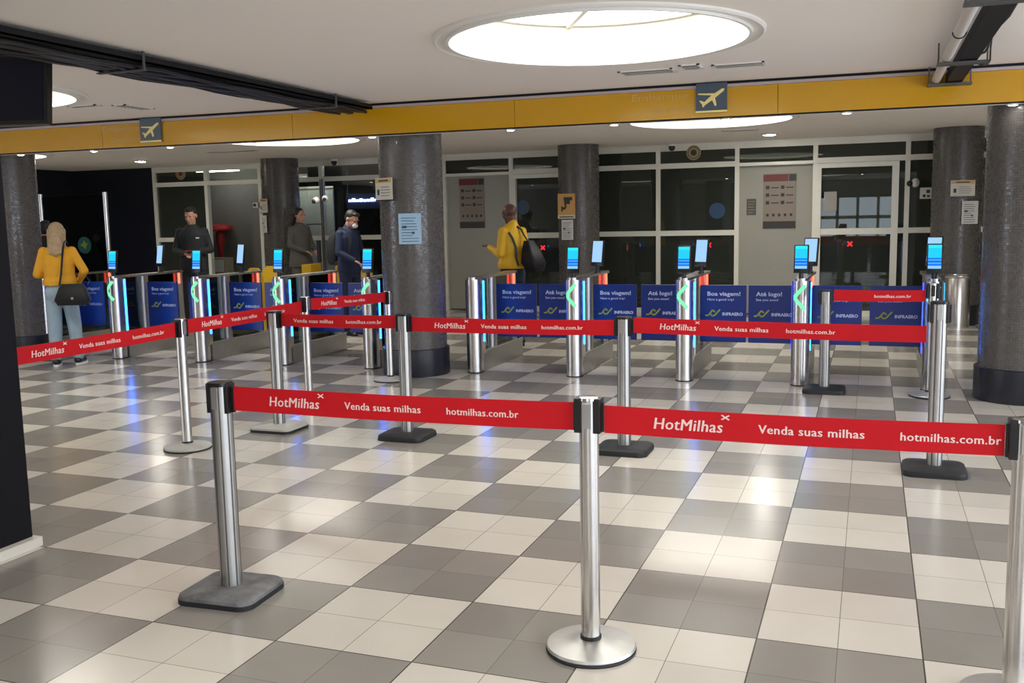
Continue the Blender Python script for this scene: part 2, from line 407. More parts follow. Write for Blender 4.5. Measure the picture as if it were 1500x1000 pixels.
# ------------------------------------------------------------------ round light wells
def light_well(x, y, label, group='round light wells in the ceiling'):
    t = tag(empty('round_ceiling_light', (x, y, ZC)), label, 'ceiling light', group)
    MB().lathe([(RW+.10, .001), (RW+.10, -.012), (RW+.085, -.022), (RW+.07, -.012), (RW+.045, -.010), (RW+.02, -.012), (RW+.015, -.028), (RW-.005, -.028), (RW-.005, .0), (RW+.005, .01)], seg=96).build('ring', M['white_trim'], t, 40)
    MB().lathe([(RW, -.02), (RW, .10), (RW-.02, .13), (RW-.035, .24), (RW-.06, .25), (RW-.06, .26), (RW, .28)], seg=96).build('well', M['well'], t, 40)
    MB().lathe([(0, .262), (RW-.01, .262)], seg=64).build('diffuser', M['sky_disc'], t, normals=True)
    a = math.radians(118); bar = MB()
    bar.box((-RW+.03, -.018, .235), (RW-.03, .018, .258), rot=Matrix.Rotation(a, 4, 'Z'), piv=(0, 0, .25))
    bar.build('cross_bar', M['white_trim'], t)
    return t
wl = ['large round recessed ceiling light above the front barriers', 'round ceiling light half hidden behind the hanging black monitor',
      'round ceiling light off to the right of the front barriers', 'round ceiling light at the far left before the yellow fascia',
      'round ceiling light behind the yellow fascia, right of the yellow-jacketed man', 'round ceiling light behind the yellow fascia, left of the big middle pillar',
      'round ceiling light behind the yellow fascia at its far left end', 'round ceiling light behind the right-hand pillar',
      'round ceiling light behind the viewer, centre', 'round ceiling light behind the viewer, left', 'round ceiling light behind the viewer, right', 'round ceiling light behind the viewer, far left']
for (x, y), l in zip(WELLS, wl): light_well(x, y, l)

# ------------------------------------------------------------------ pillars
def pillar(x, y, label, h=ZC):
    R = .335
    t = tag(empty('round_pillar', (x, y, 0)), label, 'pillar', 'mosaic clad round pillars')
    bm = bmesh.new(); n = 72; uvl = bm.loops.layers.uv.new('UVMap'); zs = [.27, h]
    ring = [[bm.verts.new((R*math.cos(2*PI*k/n), R*math.sin(2*PI*k/n), z)) for k in range(n)] for z in zs]
    for k in range(n):
        f = bm.faces.new((ring[0][k], ring[0][(k+1) % n], ring[1][(k+1) % n], ring[1][k]))
        for lp, (u, v) in zip(f.loops, ((k, 0), (k+1, 0), (k+1, 1), (k, 1))): lp[uvl].uv = (u/n*2*PI*R, zs[v])
        f.smooth = True
    me = bpy.data.meshes.new('shaft'); bm.to_mesh(me); bm.free(); me.materials.append(M['mosaic'])
    o = bpy.data.objects.new('shaft', me); COL.objects.link(o); o.parent = t
    MB().lathe([(0, 0), (.36, 0), (.362, .01), (.362, .285), (.355, .29), (R, .29)], seg=72).build('plinth', M['plinth'], t, 40)
    return t
PIL = {'C1': (-4.82, 5.70), 'C2': (1.02, 5.62), 'C6': (-10.45, 5.7), 'C3': (-10.42, 11.72), 'C4': (-4.73, 11.72), 'C5': (.92, 11.72)}
pillar(*PIL['C1'], 'thick grey mosaic pillar in the middle, two notices on it, a red ribbon ending beside it')
pillar(*PIL['C2'], 'thick grey mosaic pillar at the right edge, with a dark blue-black plinth')
pillar(*PIL['C6'], 'grey mosaic pillar at the left edge, beside the woman in yellow')
pillar(*PIL['C3'], 'far mosaic pillar behind the left gates, small notices on it')
pillar(*PIL['C4'], 'far mosaic pillar behind the gates carrying a camera warning sign')
pillar(*PIL['C5'], 'far mosaic pillar at the right, half hidden behind the thick right pillar')

# ------------------------------------------------------------------ yellow fascia
def fascia():
    t = tag(empty('yellow_fascia', (0, 0, 0)), 'long glossy yellow fascia beam hanging across the hall below the ceiling', 'beam')
    A = Vector((-13.0, 4.83, 0)); B = Vector((4.9, 5.27, 0)); d = (B-A).normalized(); nrm = Vector((d.y, -d.x, 0))  # nrm to the viewer
    def P(s_, off, z): p = A+d*s_+nrm*off; return (p.x, p.y, z)
    Ln = (B-A).length
    def bar(o0, o1, z0, z1, s0=0, s1=Ln, m=None):
        m = m or MB(); ring = lambda s_: [P(s_, o0, z0), P(s_, o1, z0), P(s_, o1, z1), P(s_, o0, z1)]
        return m.loft([ring(s0), ring(s1)])
    p = MB(); k = 0; seg = 2.4; s_ = 0
    while s_ < Ln: bar(-.03, 0, 2.497, 2.748, s_, min(s_+seg-.004, Ln), p); s_ += seg
    p.build('panels', M['yellow'], t)
    bar(-.02, .004, 2.75, 2.775).build('pale_strip', M['mauve'], t)
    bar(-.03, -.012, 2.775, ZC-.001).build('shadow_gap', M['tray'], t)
    bar(-.095, -.031, 2.485, 2.50).build('soffit', M['ceiling'], t)
    bar(-.031, -.0, 2.485, 2.496).build('bottom_trim', M['tray'], t)
    bar(-.105, -.095, 2.485, ZC-.001).build('back_panel', M['ceiling'], t)
    return A, d, nrm
FA, FD, FN = fascia()
def fpt(x, off=0.0, z=2.6):
    s_ = (x-FA.x)/FD.x; p = FA+FD*s_+FN*off; return Vector((p.x, p.y, z))
def downlight(p, label, group, r=.055, drop=.012, lamp='lamp_disc'):
    t = tag(empty('downlight', p), label, 'downlight', group)
    MB().lathe([(r*1.35, 0), (r*1.35, -drop*.6), (r*1.1, -drop), (r, -drop), (r, 0)], seg=24).build('rim', M['white_plastic'], t, 40)
    MB().lathe([(0, -drop*1.5), (r*.6, -drop*1.3), (r, -drop*.7)], seg=20).build('lens', M[lamp], t, 60)
XB = [-9.42, -8.38, -7.36, -6.34, -4.93, -3.465, -2.46, -1.45, -.44, .83, -10.44, 1.9]
for i, x in enumerate(XB):
    pos = ['at the far left of', 'second from the left along', 'right of the left aeroplane sign under', 'above the third gate under', 'just left of the thick middle pillar under',
           'right of the thick middle pillar under', 'half way between the pillars under', 'below the right aeroplane sign under', 'left of the cable tray under', 'against the right pillar under', 'beyond the left pillar under', 'right of the right pillar under'][i]
    downlight(fpt(x, -.052, 2.485), 'small round downlight %s the yellow fascia' % pos, 'downlights under the yellow fascia', .036, .012)
downlight((-12.6, 10.6, ZC), 'small round ceiling downlight behind the fascia at far left', 'downlights in the rear ceiling', .09, .02, 'lamp_bright')
downlight((-1.66, 11.2, ZC), 'small round ceiling downlight in front of the glass wall at right', 'downlights in the rear ceiling', .09, .02, 'lamp_bright')

# aeroplane signs
def plane_sign(x, label, w=.27):
    p = fpt(x, .012, 0); t = tag(empty('aeroplane_sign', p, math.atan2(FD.y, FD.x)), label, 'sign', 'aeroplane signs on the fascia')
    MB().box((-w/2, -.012, 2.535), (w/2, .006, 2.79), .004).build('sign_board', M['slate'], t)
    MB().box((-w/2-.003, -.018, 2.535), (w/2+.003, -.0125, 2.552)).build('underline', M['plane'], t)
    # aeroplane: fuselage rising to the right, two wings, tail
    poly = MB()
    def q(pts): poly.prism([(a*w, 2.665+c*w) for a, c in pts], -.020, -.0125, 'y')
    q([(-.30, -.21), (-.22, -.25), (.06, -.07), (.40, .19), (.42, .26), (.34, .26), (-.02, .04)])       # fuselage
    q([(.02, .06), (-.42, .10), (-.43, .14), (.12, .12)])      # far wing
    q([(.02, -.08), (.12, -.02), (.17, -.25), (.12, -.29)])      # near wing
    q([(-.30, -.21), (-.39, -.10), (-.34, -.09), (-.22, -.14)])  # fin
    q([(-.30, -.2), (-.22, -.25), (-.24, -.30), (-.28, -.30)])
    poly.build('aeroplane_mark', M['plane'], t)
    return t
plane_sign(-1.57, 'dark blue aeroplane sign on the fascia, to the right')
plane_sign(-7.54, 'blue-grey aeroplane sign on the fascia, to the left')
for x, lb in ((-2.28, 'faded departure lettering beside the right aeroplane sign'), (-8.2, 'faded departure lettering beside the left aeroplane sign')):
    def fn(u, v, x=x): p = fpt(x+u, .003, 2.56+v); return p
    t = tag(empty('fascia_lettering', (0, 0, 0)), lb, 'lettering'); flat_text('word', [('Embarque', 0, .11, .062, .0, 0, .50), ('Departure', .12, 0, .045, 0, 0, .38)], M['faint'], t, fn)

# ------------------------------------------------------------------ glass wall at the far end
YF = 12.5
XM = [-15.2, -13.9, -12.64, -11.38, -10.02, -8.74, -7.47, -6.18, -4.86, -3.57, -2.28, -1.07, .28, 1.6, 2.9, 4.2, 5.0]
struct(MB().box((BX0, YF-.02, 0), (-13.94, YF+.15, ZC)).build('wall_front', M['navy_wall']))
def bay(n, x0, x1, kind):
    fr = MB(); W = .035; D0, D1 = YF-.05, YF+.05
    fr.box((x0-W, D0, 0), (x0+W, D1, ZC-.001)); fr.box((x0+W, D0+.005, 2.69), (x1-W, D1-.005, ZC-.001))
    if kind in ('panel',):
        fr.box((x0+W, D0-.02, 2.405), (x1-W, D1, 2.455))
    else:
        fr.box((x0+W, D0+.005, 2.405), (x1-W, D1-.005, 2.49))
        if n != 2: fr.box((x0+W, D0+.005, 1.30), (x1-W, D1-.005, 1.385)); fr.box((x0+W, D0+.005, 0.0), (x1-W, D1-.005, .09))
    if kind == 'door':
        fr.box((x0+W, D0-.03, 2.33), (x1-.12, D1, 2.40)); fr.box((x0+W, D0-.03, 0.02), (x0+W+.06, D1, 2.33)); fr.box((x1-.22, D0-.03, 0.02), (x1-.12, D1, 2.33))
        fr.box((x0+.1, D0-.02, 1.29), (x1-.2, D1, 1.375))
    f = struct(fr.build('window_%d' % n, M['alu_frame']))
    gl = MB(); y = YF
    if kind == 'panel':
        gl.box((x0+W, y-.004, 2.455), (x1-W, y+.004, 2.69)).build('pane', M['facade_glass'], f)
        MB().box((x0+W, y+.03, .02), (x1-W, y+.045, 2.405)).build('grey_door_leaf', M['frosted'], f)
    else:
        for z0, z1 in (((.09, 1.30), (1.385, 2.405), (2.49, 2.69)) if n != 2 else ((2.49, 2.69),)): gl.box((x0+W, y-.004, z0), (x1-W, y+.004, z1))
        gl.build('pane', M['clear_glass' if n in (2, 3, 4) else 'facade_glass'], f)
    return f
kinds = {1: 'glass', 2: 'glass', 3: 'glass', 4: 'glass', 5: 'glass', 6: 'panel', 7: 'door', 8: 'glass', 9: 'glass', 10: 'panel', 11: 'door', 12: 'glass', 13: 'glass', 14: 'glass', 15: 'glass'}
BAY = {}
for i in range(1, 16): BAY[i] = bay(i, XM[i], XM[i+1], kinds[i])

# things in the dim hall behind the glass
struct(MB().box((-13.75, 13.9, 0), (-11.6, 14.0, ZC)).build('wall_inner', M['grey_room']))
t = tag(empty('white_notice_board', (-9.95, 12.85, 0)), 'tall pale board standing behind the glass, right of the far left pillar', 'board')
MB().box((-.55, 0, .05), (.33, .03, 2.30), .005).build('board', M['white_plastic'], t)
t.location = (-10.47, 13.1, 0)
MB().box((-.56, -.02, .02), (.34, .0, .06)).box((-.56, -.02, 2.3), (.34, .0, 2.34)).build('board_rail', M['alu_frame'], t)
t = tag(empty('red_stand', (-13.22, 13.60, 0)), 'red stand with a wide flat top behind the glass, beside the man in black', 'stand')
MB().lathe([(0, 1.50), (.26, 1.50), (.28, 1.53), (.26, 1.60), (.1, 1.64), (0, 1.64)], seg=28).build('flat_top', M['red_plastic'], t, 40)
MB().lathe([(0, 0), (.18, 0), (.17, .04), (.05, .07), (.05, 1.1), (.09, 1.25), (.09, 1.45), (.05, 1.5), (0, 1.5)], seg=20).build('stem', M['red_plastic'], t, 40)
t = tag(empty('cream_cabinet', (-12.95, 13.0, 0)), 'low cream drawer cabinet behind the glass under the red stand', 'cabinet')
MB().box((-.2, 0, .0), (.25, .3, .95), .01).build('body', M['crate'], t)
for k in range(3): MB().box((-.17, -.015, .08+.29*k), (.22, 0, .33+.29*k), .006).build('drawer', M['white_plastic'] if k == 2 else M['crate'], t)
for x_, y_, lb in ((-12.9, 13.2, 'long ceiling light tube behind the glass at the far left'), (-10.4, 12.82, 'long ceiling light tube added behind the glass to light the pale board')):  # second tube is an added lamp that brightens the pale board
    t = tag(empty('tube_light', (x_, y_, ZC)), lb, 'tube light', 'tube lights behind the glass wall')
    MB().box((-.55, -.07, -.05), (.55, .07, 0), .006).build('housing', M['white_plastic'], t)
    MB().tube((-.52, 0, -.07), (.52, 0, -.07), .02, seg=14).build('tube', M['tube_lamp'], t, 40)
# glowing strip behind the glass, put in for the mirror image of an LED sign
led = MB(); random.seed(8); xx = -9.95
t = tag(empty('led_reflection', (-9.3, 13.2, 2.0)), 'blue-white glowing strip imitating a reflected sign, behind the glass left of the middle pillar', 'sign')
MB().box((-.62, .02, -.12), (.62, .06, .18), .004).box((-.6, .03, .18), (-.58, .05, .80)).box((.58, .03, .18), (.6, .05, .80)).build('strip_backing', M['navy_cloth'], t)
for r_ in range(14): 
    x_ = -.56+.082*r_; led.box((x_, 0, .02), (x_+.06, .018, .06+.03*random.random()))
led.build('lit_strip', M['led_reflection'], t)

# posters and stickers on the glass wall
def sheet(name, x0, x1, y, z0, z1, mat, label, cat='poster', lines=0, lm='dark_print', band=None, frame=None, seed=1, marks=True, depth=.006):
    t = tag(empty(name, ((x0+x1)/2, y, z0)), label, cat); w, h = x1-x0, z1-z0
    MB().box((-w/2, 0, 0), (w/2, depth, h), .0015).build('sheet', M[mat], t)
    if frame: 
        f = MB(); q = .012
        f.box((-w/2-q, -.004, -q), (w/2+q, depth, 0)).box((-w/2-q, -.004, h), (w/2+q, depth, h+q)).box((-w/2-q, -.004, 0), (-w/2, depth, h)).box((w/2, -.004, 0), (w/2+q, depth, h)); f.build('frame', M[frame], t)
    if band: MB().box((-w/2+.01, -.002, h*.80), (w/2-.01, -.0002, h-.01)).build('title_band', M[band], t)
    if lines:
        rnd = random.Random(seed); m = MB(); top = h*(.76 if band else .92)
        for k in range(lines):
            z = top-(top-h*.06)*(k+.5)/lines; a = -w*.4+w*.1*rnd.random(); e = w*(.15+.25*rnd.random()); m.box((a, -.0015, z-h*.012), (e, -.0002, z+h*.012))
        m.build('text_lines', M[lm], t)
    return t
for x0, x1, z0, z1, lb in ((-7.2, -6.72, 1.48, 2.37, 'tall notice poster on the grey door leaf right of the middle pillar'), (-1.87, -1.36, 1.40, 2.27, 'tall notice poster with a dull red heading on the right grey door leaf')):
    t = tag(empty('notice_poster', ((x0+x1)/2, YF+.018, z0)), lb, 'poster', 'tall posters on the grey door leaves'); w, h = x1-x0, z1-z0
    MB().box((-w/2, 0, 0), (w/2, .008, h)).build('sheet', M['poster_body'], t)
    MB().box((-w/2, -.003, h*.86), (w*.26, 0, h*.985)).build('heading_band', M['poster_red'], t)
    MB().box((w*.28, -.003, h*.86), (w*.5, 0, h*.985)).build('heading_box', M['poster_dark'], t)
    MB().box((-w/2, -.003, 0), (w/2, 0, h*.13)).build('footer_band', M['poster_dark'], t)
    m = MB()
    for r_ in range(3):
        for c_ in range(2):
            m.lathe([(0, 0), (.026, 0)], seg=12) if False else m.box((-w*.42+c_*w*.46, -.003, h*(.44+.14*r_)), (-w*.42+c_*w*.46+.055, 0, h*(.44+.14*r_)+.055)); m.box((-w*.26+c_*w*.46, -.003, h*(.455+.14*r_)), (-w*.02+c_*w*.44, 0, h*(.455+.14*r_)+.018))
    for c_ in range(5): m.box((-w*.40+c_*w*.18, -.003, h*.22), (-w*.40+c_*w*.18+.04, 0, h*.27))
    m.build('pictograms', M['poster_dark'], t)
sheet('paper_notice', -2.13, -1.98, YF+.02, 1.62, 1.88, 'grey_cloth', 'small dim paper on the right grey door leaf, left of its poster', lines=5, lm='frosted')
sheet('paper_notice', -.93, -.74, YF-.055, 1.66, 1.96, 'wall_grey', 'grey paper taped to the right glass door near the red cross', lines=6, lm='frosted', seed=3)
def disc_sticker(x, z, r, mat, label, y=YF-.008, inner=None):
    t = tag(empty('round_sticker', (x, y, z)), label, 'sticker')
    m = MB(); m.tube((0, 0, 0), (0, .004, 0), r, seg=36); m.build('disc', M[mat], t)
    if inner:
        m = MB()
        for k in range(16):
            a = 2*PI*k/16; m.tube((r*.78*math.cos(a), -.003, r*.78*math.sin(a)), (r*.78*math.cos(a), 0, r*.78*math.sin(a)), r*.11, seg=8)
        m.tube((0, -.004, 0), (0, 0, 0), r*.42, seg=24); m.build('seal_marks', M[inner], t)
    return t
disc_sticker(-5.98, 1.83, .125, 'sticker_blue', 'round blue sticker on the glass door behind the man in the yellow jacket')
disc_sticker(-2.60, 1.70, .13, 'sticker_blue', 'round blue sticker on the glass, left of the right grey door leaf')
for x, s_ in ((-5.98, 1), (-2.60, 1)):
    pass
disc_sticker(-2.98, 2.65, .12, 'gold', 'round gold-grey seal on the top pane above the right gates', inner='poster_dark', y=YF-.050)
disc_sticker(-13.26, 2.66, .12, 'gold', 'round dull seal on the top pane at the far left', inner='poster_red')
for px_, lb in ((-5.62, 'small red cross mark on the glass door behind the yellow-jacketed man'), (-2.73, 'small red cross mark on the glass above the right-middle gate'), (-.53, 'small red cross mark on the right glass door')):
    z_ = 1.12 if px_ < -5 else 1.14
    m = MB(); a = .05
    for s_ in (1, -1): m.box((-a, -.006, -.012), (a, 0, .012), rot=Matrix.Rotation(s_*PI/4, 4, 'Y'))
    o = m.build('red_cross_mark', M['red_x']); o.location = (px_, YF-.0045, z_); tag(o, lb, 'mark')

# signs on the pillars (slightly curved plates kept flat, on spacers touching the shaft)
def pillar_sign(pc, ang, z0, w, h, kind, label, seed=1):
    cx, cy = PIL[pc]; a = math.radians(ang)
    n = Vector((math.sin(a), -math.cos(a), 0)); base = Vector((cx, cy, 0))+n*(.335+.02)
    t = tag(empty('pillar_notice', (base.x, base.y, z0), a), label, 'sign')
    MB().box((-w/2, 0, 0), (w/2, .006, h), .002).build('sheet', M[{'gold': 'sign_cream', 'orange': 'sign_cream', 'cam': 'sign_orange', 'paper': 'paper', 'blue': 'paper_blue'}[kind]], t)
    MB().box((-w*.3, .006, h*.3), (w*.3, .03, h*.7)).build('backing', M['black'], t)
    rnd = random.Random(seed); m = MB()
    if kind in ('gold', 'orange'):
        MB().box((-w*.46, -.002, h*.78), (w*.46, -.0001, h*.97)).build('title_band', M['sign_gold' if kind == 'gold' else 'sign_orange'], t)
        m.box((-w*.28, -.004, h*.84), (w*.28, -.002, h*.91)); m.box((-w*.38, -.003, h*.22), (-w*.26, 0, h*.48))
        for k in range(4): m.box((-w*.16, -.003, h*(.18+.13*k)), (w*(.28+.1*rnd.random()), 0, h*(.205+.13*k)))
        MB().box((-w/2, -.006, -.012), (w/2, .01, 0)).build('bottom_rail', M['black'], t)
    elif kind == 'cam':
        MB().box((-w/2, -.002, 0), (w/2, -.0001, h*.15)).build('caption_band', M['sign_cream'], t)
        m.box((-w*.15, -.004, h*.72), (w*.34, 0, h*.86)); m.box((-w*.12, -.004, h*.58), (w*.20, 0, h*.72)); m.box((-w*.1, -.004, h*.42), (0, 0, h*.58)); m.box((-w*.30, -.004, h*.36), (-w*.05, 0, h*.46)); m.box((-w*.30, -.004, h*.28), (-w*.22, 0, h*.5))
        m.box((-w*.4, -.004, h*.05), (w*.4, 0, h*.09))
    else:
        for k in range(9): m.box((-w*.38, -.003, h*(.08+.095*k)), (w*(.1+.28*rnd.random()), 0, h*(.1+.095*k)))
        m.box((-w*.35, -.003, h*.52), (-w*.15, 0, h*.60)); m.box((w*.08, -.003, h*.33), (w*.2, 0, h*.40))
    m.build('print', M['dark_print'] if kind != 'blue' else M['sticker_blue'], t)
    return t
pillar_sign('C1', -27, 1.86, .30, .225, 'gold', 'cream framed notice with a gold heading, upper left on the thick middle pillar')
pillar_sign('C1', 22, 1.40, .235, .315, 'blue', 'pale blue paper notice taped to the thick middle pillar', 2)
pillar_sign('C3', -30, 1.83, .30, .25, 'orange', 'small cream and orange sign on the far left pillar')
pillar_sign('C3', -32, 1.47, .21, .31, 'paper', 'white paper under the orange sign on the far left pillar', 4)
pillar_sign('C4', -18, 1.62, .34, .40, 'cam', 'orange security camera warning sign on the far middle pillar')
pillar_sign('C4', -16, 1.28, .22, .32, 'paper', 'white paper under the camera sign on the far middle pillar', 5)
pillar_sign('C5', 8, 1.83, .32, .22, 'orange', 'cream and orange sign on the far right pillar')
pillar_sign('C5', 26, 1.44, .24, .32, 'paper', 'white framed paper under the orange sign on the far right pillar', 6)

# ------------------------------------------------------------------ barrier posts
def ribbon_head(t, r, z1, sides=(-1, 1), zb=.115):
    pass
def post(x, y, h, kind, label, rz=0.0, base='rubber', clips=(-1, 1)):
    """kind 'round': polished tube on a disc; 'square': grooved aluminium profile on a rounded square base"""
    t = tag(empty('barrier_post', (x, y, 0), rz), label, 'barrier post', 'ribbon barrier posts')
    if kind == 'round':
        R = .0365
        MB().lathe([(0, 0), (.172, 0), (.174, .006), (.172, .010), (.160, .010), (0, .010)], seg=64).build('rubber_rim', M['rubber'], t, 40)
        MB().lathe([(0, .010), (.168, .010), (.172, .016), (.168, .026), (.12, .034), (.06, .040), (.045, .046), (0, .046)], seg=64).build('base', M['dull_alu' if base == 'rubber' else base], t, 40)
        MB().lathe([(R+.004, .044), (R+.004, .058), (R, .060), (0, .060)], seg=32).build('collar', M['black'], t, 40)
        MB().tube((0, 0, .05), (0, 0, h-.012), R, seg=48).build('pole', M['steel'], t, 40)
        MB().lathe([(0, h), (R-.004, h), (R+.003, h-.003), (R+.004, h-.012), (R, h-.014), (0, h-.014)], seg=40).build('cap', M['steel'], t, 40)
    else:
        R = .047
        MB().prism(rounded(.375, .345, .06), 0, .022).build('rubber_rim', M['rubber'], t)
        m = MB(); m.loft([[(a, c, .022) for a, c in rounded(.372, .342, .06)], [(a, c, .036) for a, c in rounded(.368, .338, .06)], [(a, c, .045) for a, c in rounded(.34, .31, .05)], [(a, c, .052) for a, c in rounded(.12, .12, .03)]])
        m.build('base', M[base], t, 35)
        # grooved profile: eight lobes separated by narrow slots
        prof = []; n = 96
        for k in range(n):
            a = 2*PI*k/n; g = abs(((a+PI/8) % (PI/4))-PI/8); rr = R-.001
            prof.append((rr*math.cos(a+PI/8), rr*math.sin(a+PI/8)))
        MB().prism(prof, .045, h-.014).build('pole', M['brushed'], t, 30)
        for kk in range(8):
            an = kk*PI/4-PI/8; m = MB(); m.box((R-.009, -.0032, .054), (R+.0004, .0032, h-.017), rot=Matrix.Rotation(an, 4, 'Z'), piv=(0, 0, 0)); m.build('groove', M['groove'], t)
        MB().prism(rounded(R*2.02, R*2.02, .03), h-.016, h).build('cap', M['black'], t)
    R0 = R
    for s_ in clips:
        m = MB(); x0, x1 = sorted((s_*(R0*.62), s_*(R0+(.014 if kind == 'round' else .007))))
        m.box((x0, -.030, h-.135), (x1, .030, h-.004), .004); m.box((min(s_*(R0+.01), s_*(R0+.022)), -.007, h-.132), (max(s_*(R0+.01), s_*(R0+.022)), .007, h-.020), .002)
        m.build('ribbon_slot', M['black'], t)
    for s_ in (-1,):
        MB().box((-.017, -R0-.004, h-.115), (.017, -R0+.012, h-.02), .003).build('front_slot', M['black'] if kind == 'round' and h > .985 else M['brushed'], t)
    return t
PST = {}
def P_(k, *a, **kw): PST[k] = post(*a, **kw)
P_('P1', -2.865, -.245, .965, 'square', 'worn aluminium post on a dusty grey square base, nearest at left', rz=math.radians(3), base='dusty_rubber')
P_('P2', -1.190, -.285, .985, 'round', 'polished steel post on a grey round disc base, nearest at centre')
P_('P3', .265, -.255, .975, 'round', 'steel post cut by the right edge of the view, nearest at right')
P_('P4', -4.930, 2.040, .968, 'round', 'post on a pale round base just behind the nearest left post', rz=PI/2, base='grey_enamel')
P_('P5', -4.640, 2.800, .955, 'square', 'post on a silver-grey square base, left end of the middle ribbon row', base='grey_enamel')
P_('P6', -3.505, 2.810, .950, 'square', 'post on a black square base in front of the thick middle pillar')
P_('P7', -1.816, 2.830, .955, 'square', 'post on a black square base, behind the nearest centre post')
P_('P8', .190, 2.820, 1.085, 'square', 'tall post on a glossy black square base, right end of the middle ribbon row')
P_('P9', -4.960, 3.760, .985, 'round', 'slim post between the two left rear ribbons, base hidden by the front ribbon', rz=PI/2)
P_('P10', -4.860, 5.155, .930, 'round', 'grey post on a round base touching the thick middle pillar', rz=PI/2, base='grey_enamel')
P_('P11', -.593, 5.560, .943, 'square', 'post on a black base at the left end of the short rear ribbon')
P_('P12', .302, 5.540, 1.010, 'round', 'steel post on a round base directly behind the tall black-based post')
P_('P13', -4.985, .060, .950, 'round', 'post beyond the black panel at the left edge', rz=PI/2)

# ------------------------------------------------------------------ printed ribbons
def ribbon(p0, p1, za, zb, wid, label, where='start', n=28, sag=.006, items=('Hot', 'Venda', 'url')):
    """p0 is the left end as seen by the viewer, za/zb = (top z at p0, top z at p1)"""
    p0, p1 = Vector((*p0, 0)), Vector((*p1, 0)); d = (p1-p0); Ln = d.length; d.normalize(); nrm = Vector((d.y, -d.x, 0))
    def R(u, v, off=0.0):            # u metres from left, v metres down from the top edge
        t_ = u/Ln; z = za*(1-t_)+zb*t_-sag*4*t_*(1-t_)-v; ripple = .0025*math.sin(u*9+v*22)*math.sin(PI*min(max(t_, 0), 1))
        p = p0+d*u+nrm*(off+ripple); return Vector((p.x, p.y, z))
    m = MB(); th = .0012; k = 3; V = {}
    for sd in (0, 1):
        for i in range(n+1):
            for j in range(k+1): V[sd, i, j] = m.bm.verts.new(R(Ln*i/n, wid*j/k, th if sd else -th))
    for i in range(n):
        for j in range(k):
            for sd in (0, 1): m.bm.faces.new((V[sd, i, j], V[sd, i+1, j], V[sd, i+1, j+1], V[sd, i, j+1]))
        for j in (0, k): m.bm.faces.new((V[0, i, j], V[0, i+1, j], V[1, i+1, j], V[1, i, j]))
    for i in (0, n):
        for j in range(k): m.bm.faces.new((V[0, i, j], V[0, i, j+1], V[1, i, j+1], V[1, i, j]))
    t = m.build('barrier_ribbon', M['red'], None, 60); tag(t, label, 'barrier ribbon', 'red printed barrier ribbons')
    base = 0.0 if where == 'start' else Ln-(1.44)
    mid = wid*.5
    spec = {'Hot': [('HotMilhas', .185, mid+.022, .043, .0013, .14, .245), ('×', .425, mid-.018, .032, .0008, 0, .03)],
            'Venda': [('Venda suas milhas', .555, mid+.015, .031, .0011, 0, .35)],
            'url': [('hotmilhas.com.br', 1.020, mid+.015, .029, .0009, 0, .305)]}
    for it in items:
        for body, x, y, h, bold, sh, w_ in spec[it]:
            u0 = base+x
            if u0 < .02 or u0+w_ > Ln-.003: continue
            vs, fs = text_verts(body, h, 0, sh, width=w_, spacing=1.06)
            V2, F2 = [], []
            for cp, dx in enumerate((-bold, 0.0, bold)):          # three overlaid strokes give the heavy weight of the print
                F2 += [tuple(i+len(V2) for i in f) for f in fs]; V2 += [R(u0+v.x+dx, y-v.y, .0026+.0001*cp) for v in vs]
            mesh_obj('cross_mark' if body == '×' else 'lettering', V2, F2, M['print'], t)
    return t
ribbon((-2.795, -.245), (-1.25, -.285), .948, .960, .106, 'wide red printed ribbon between the two nearest posts at left')
ribbon((-1.130, -.285), (.205, -.255), .954, .950, .104, 'wide red printed ribbon from the nearest centre post to the right edge')
ribbon((-4.985, .12), (-4.930, 1.98), .945, .945, .105, 'red printed ribbon running in front of the woman to the left edge', where='end')
ribbon((-4.930, 2.10), (-4.960, 3.70), .955, .950, .105, 'red printed ribbon passing behind the silver-based post', items=('Hot', 'Venda', 'url'))
ribbon((-4.960, 3.82), (-4.860, 5.095), .965, .925, .103, 'short red printed ribbon ending at the thick middle pillar')
ribbon((-4.57, 2.80), (-3.575, 2.81), .935, .937, .100, 'red printed ribbon between the silver-based post and the black-based post beside it', where='end')
ribbon((-3.435, 2.81), (-1.886, 2.83), .925, .930, .108, 'red printed ribbon running under the man in the yellow jacket')
ribbon((-1.746, 2.83), (.120, 2.82), .950, .930, .106, 'long red printed ribbon in the middle row, at the right')
ribbon((-.523, 5.56), (.242, 5.54), .945, .948, .102, 'short red printed ribbon in front of the last gate at right', where='end')

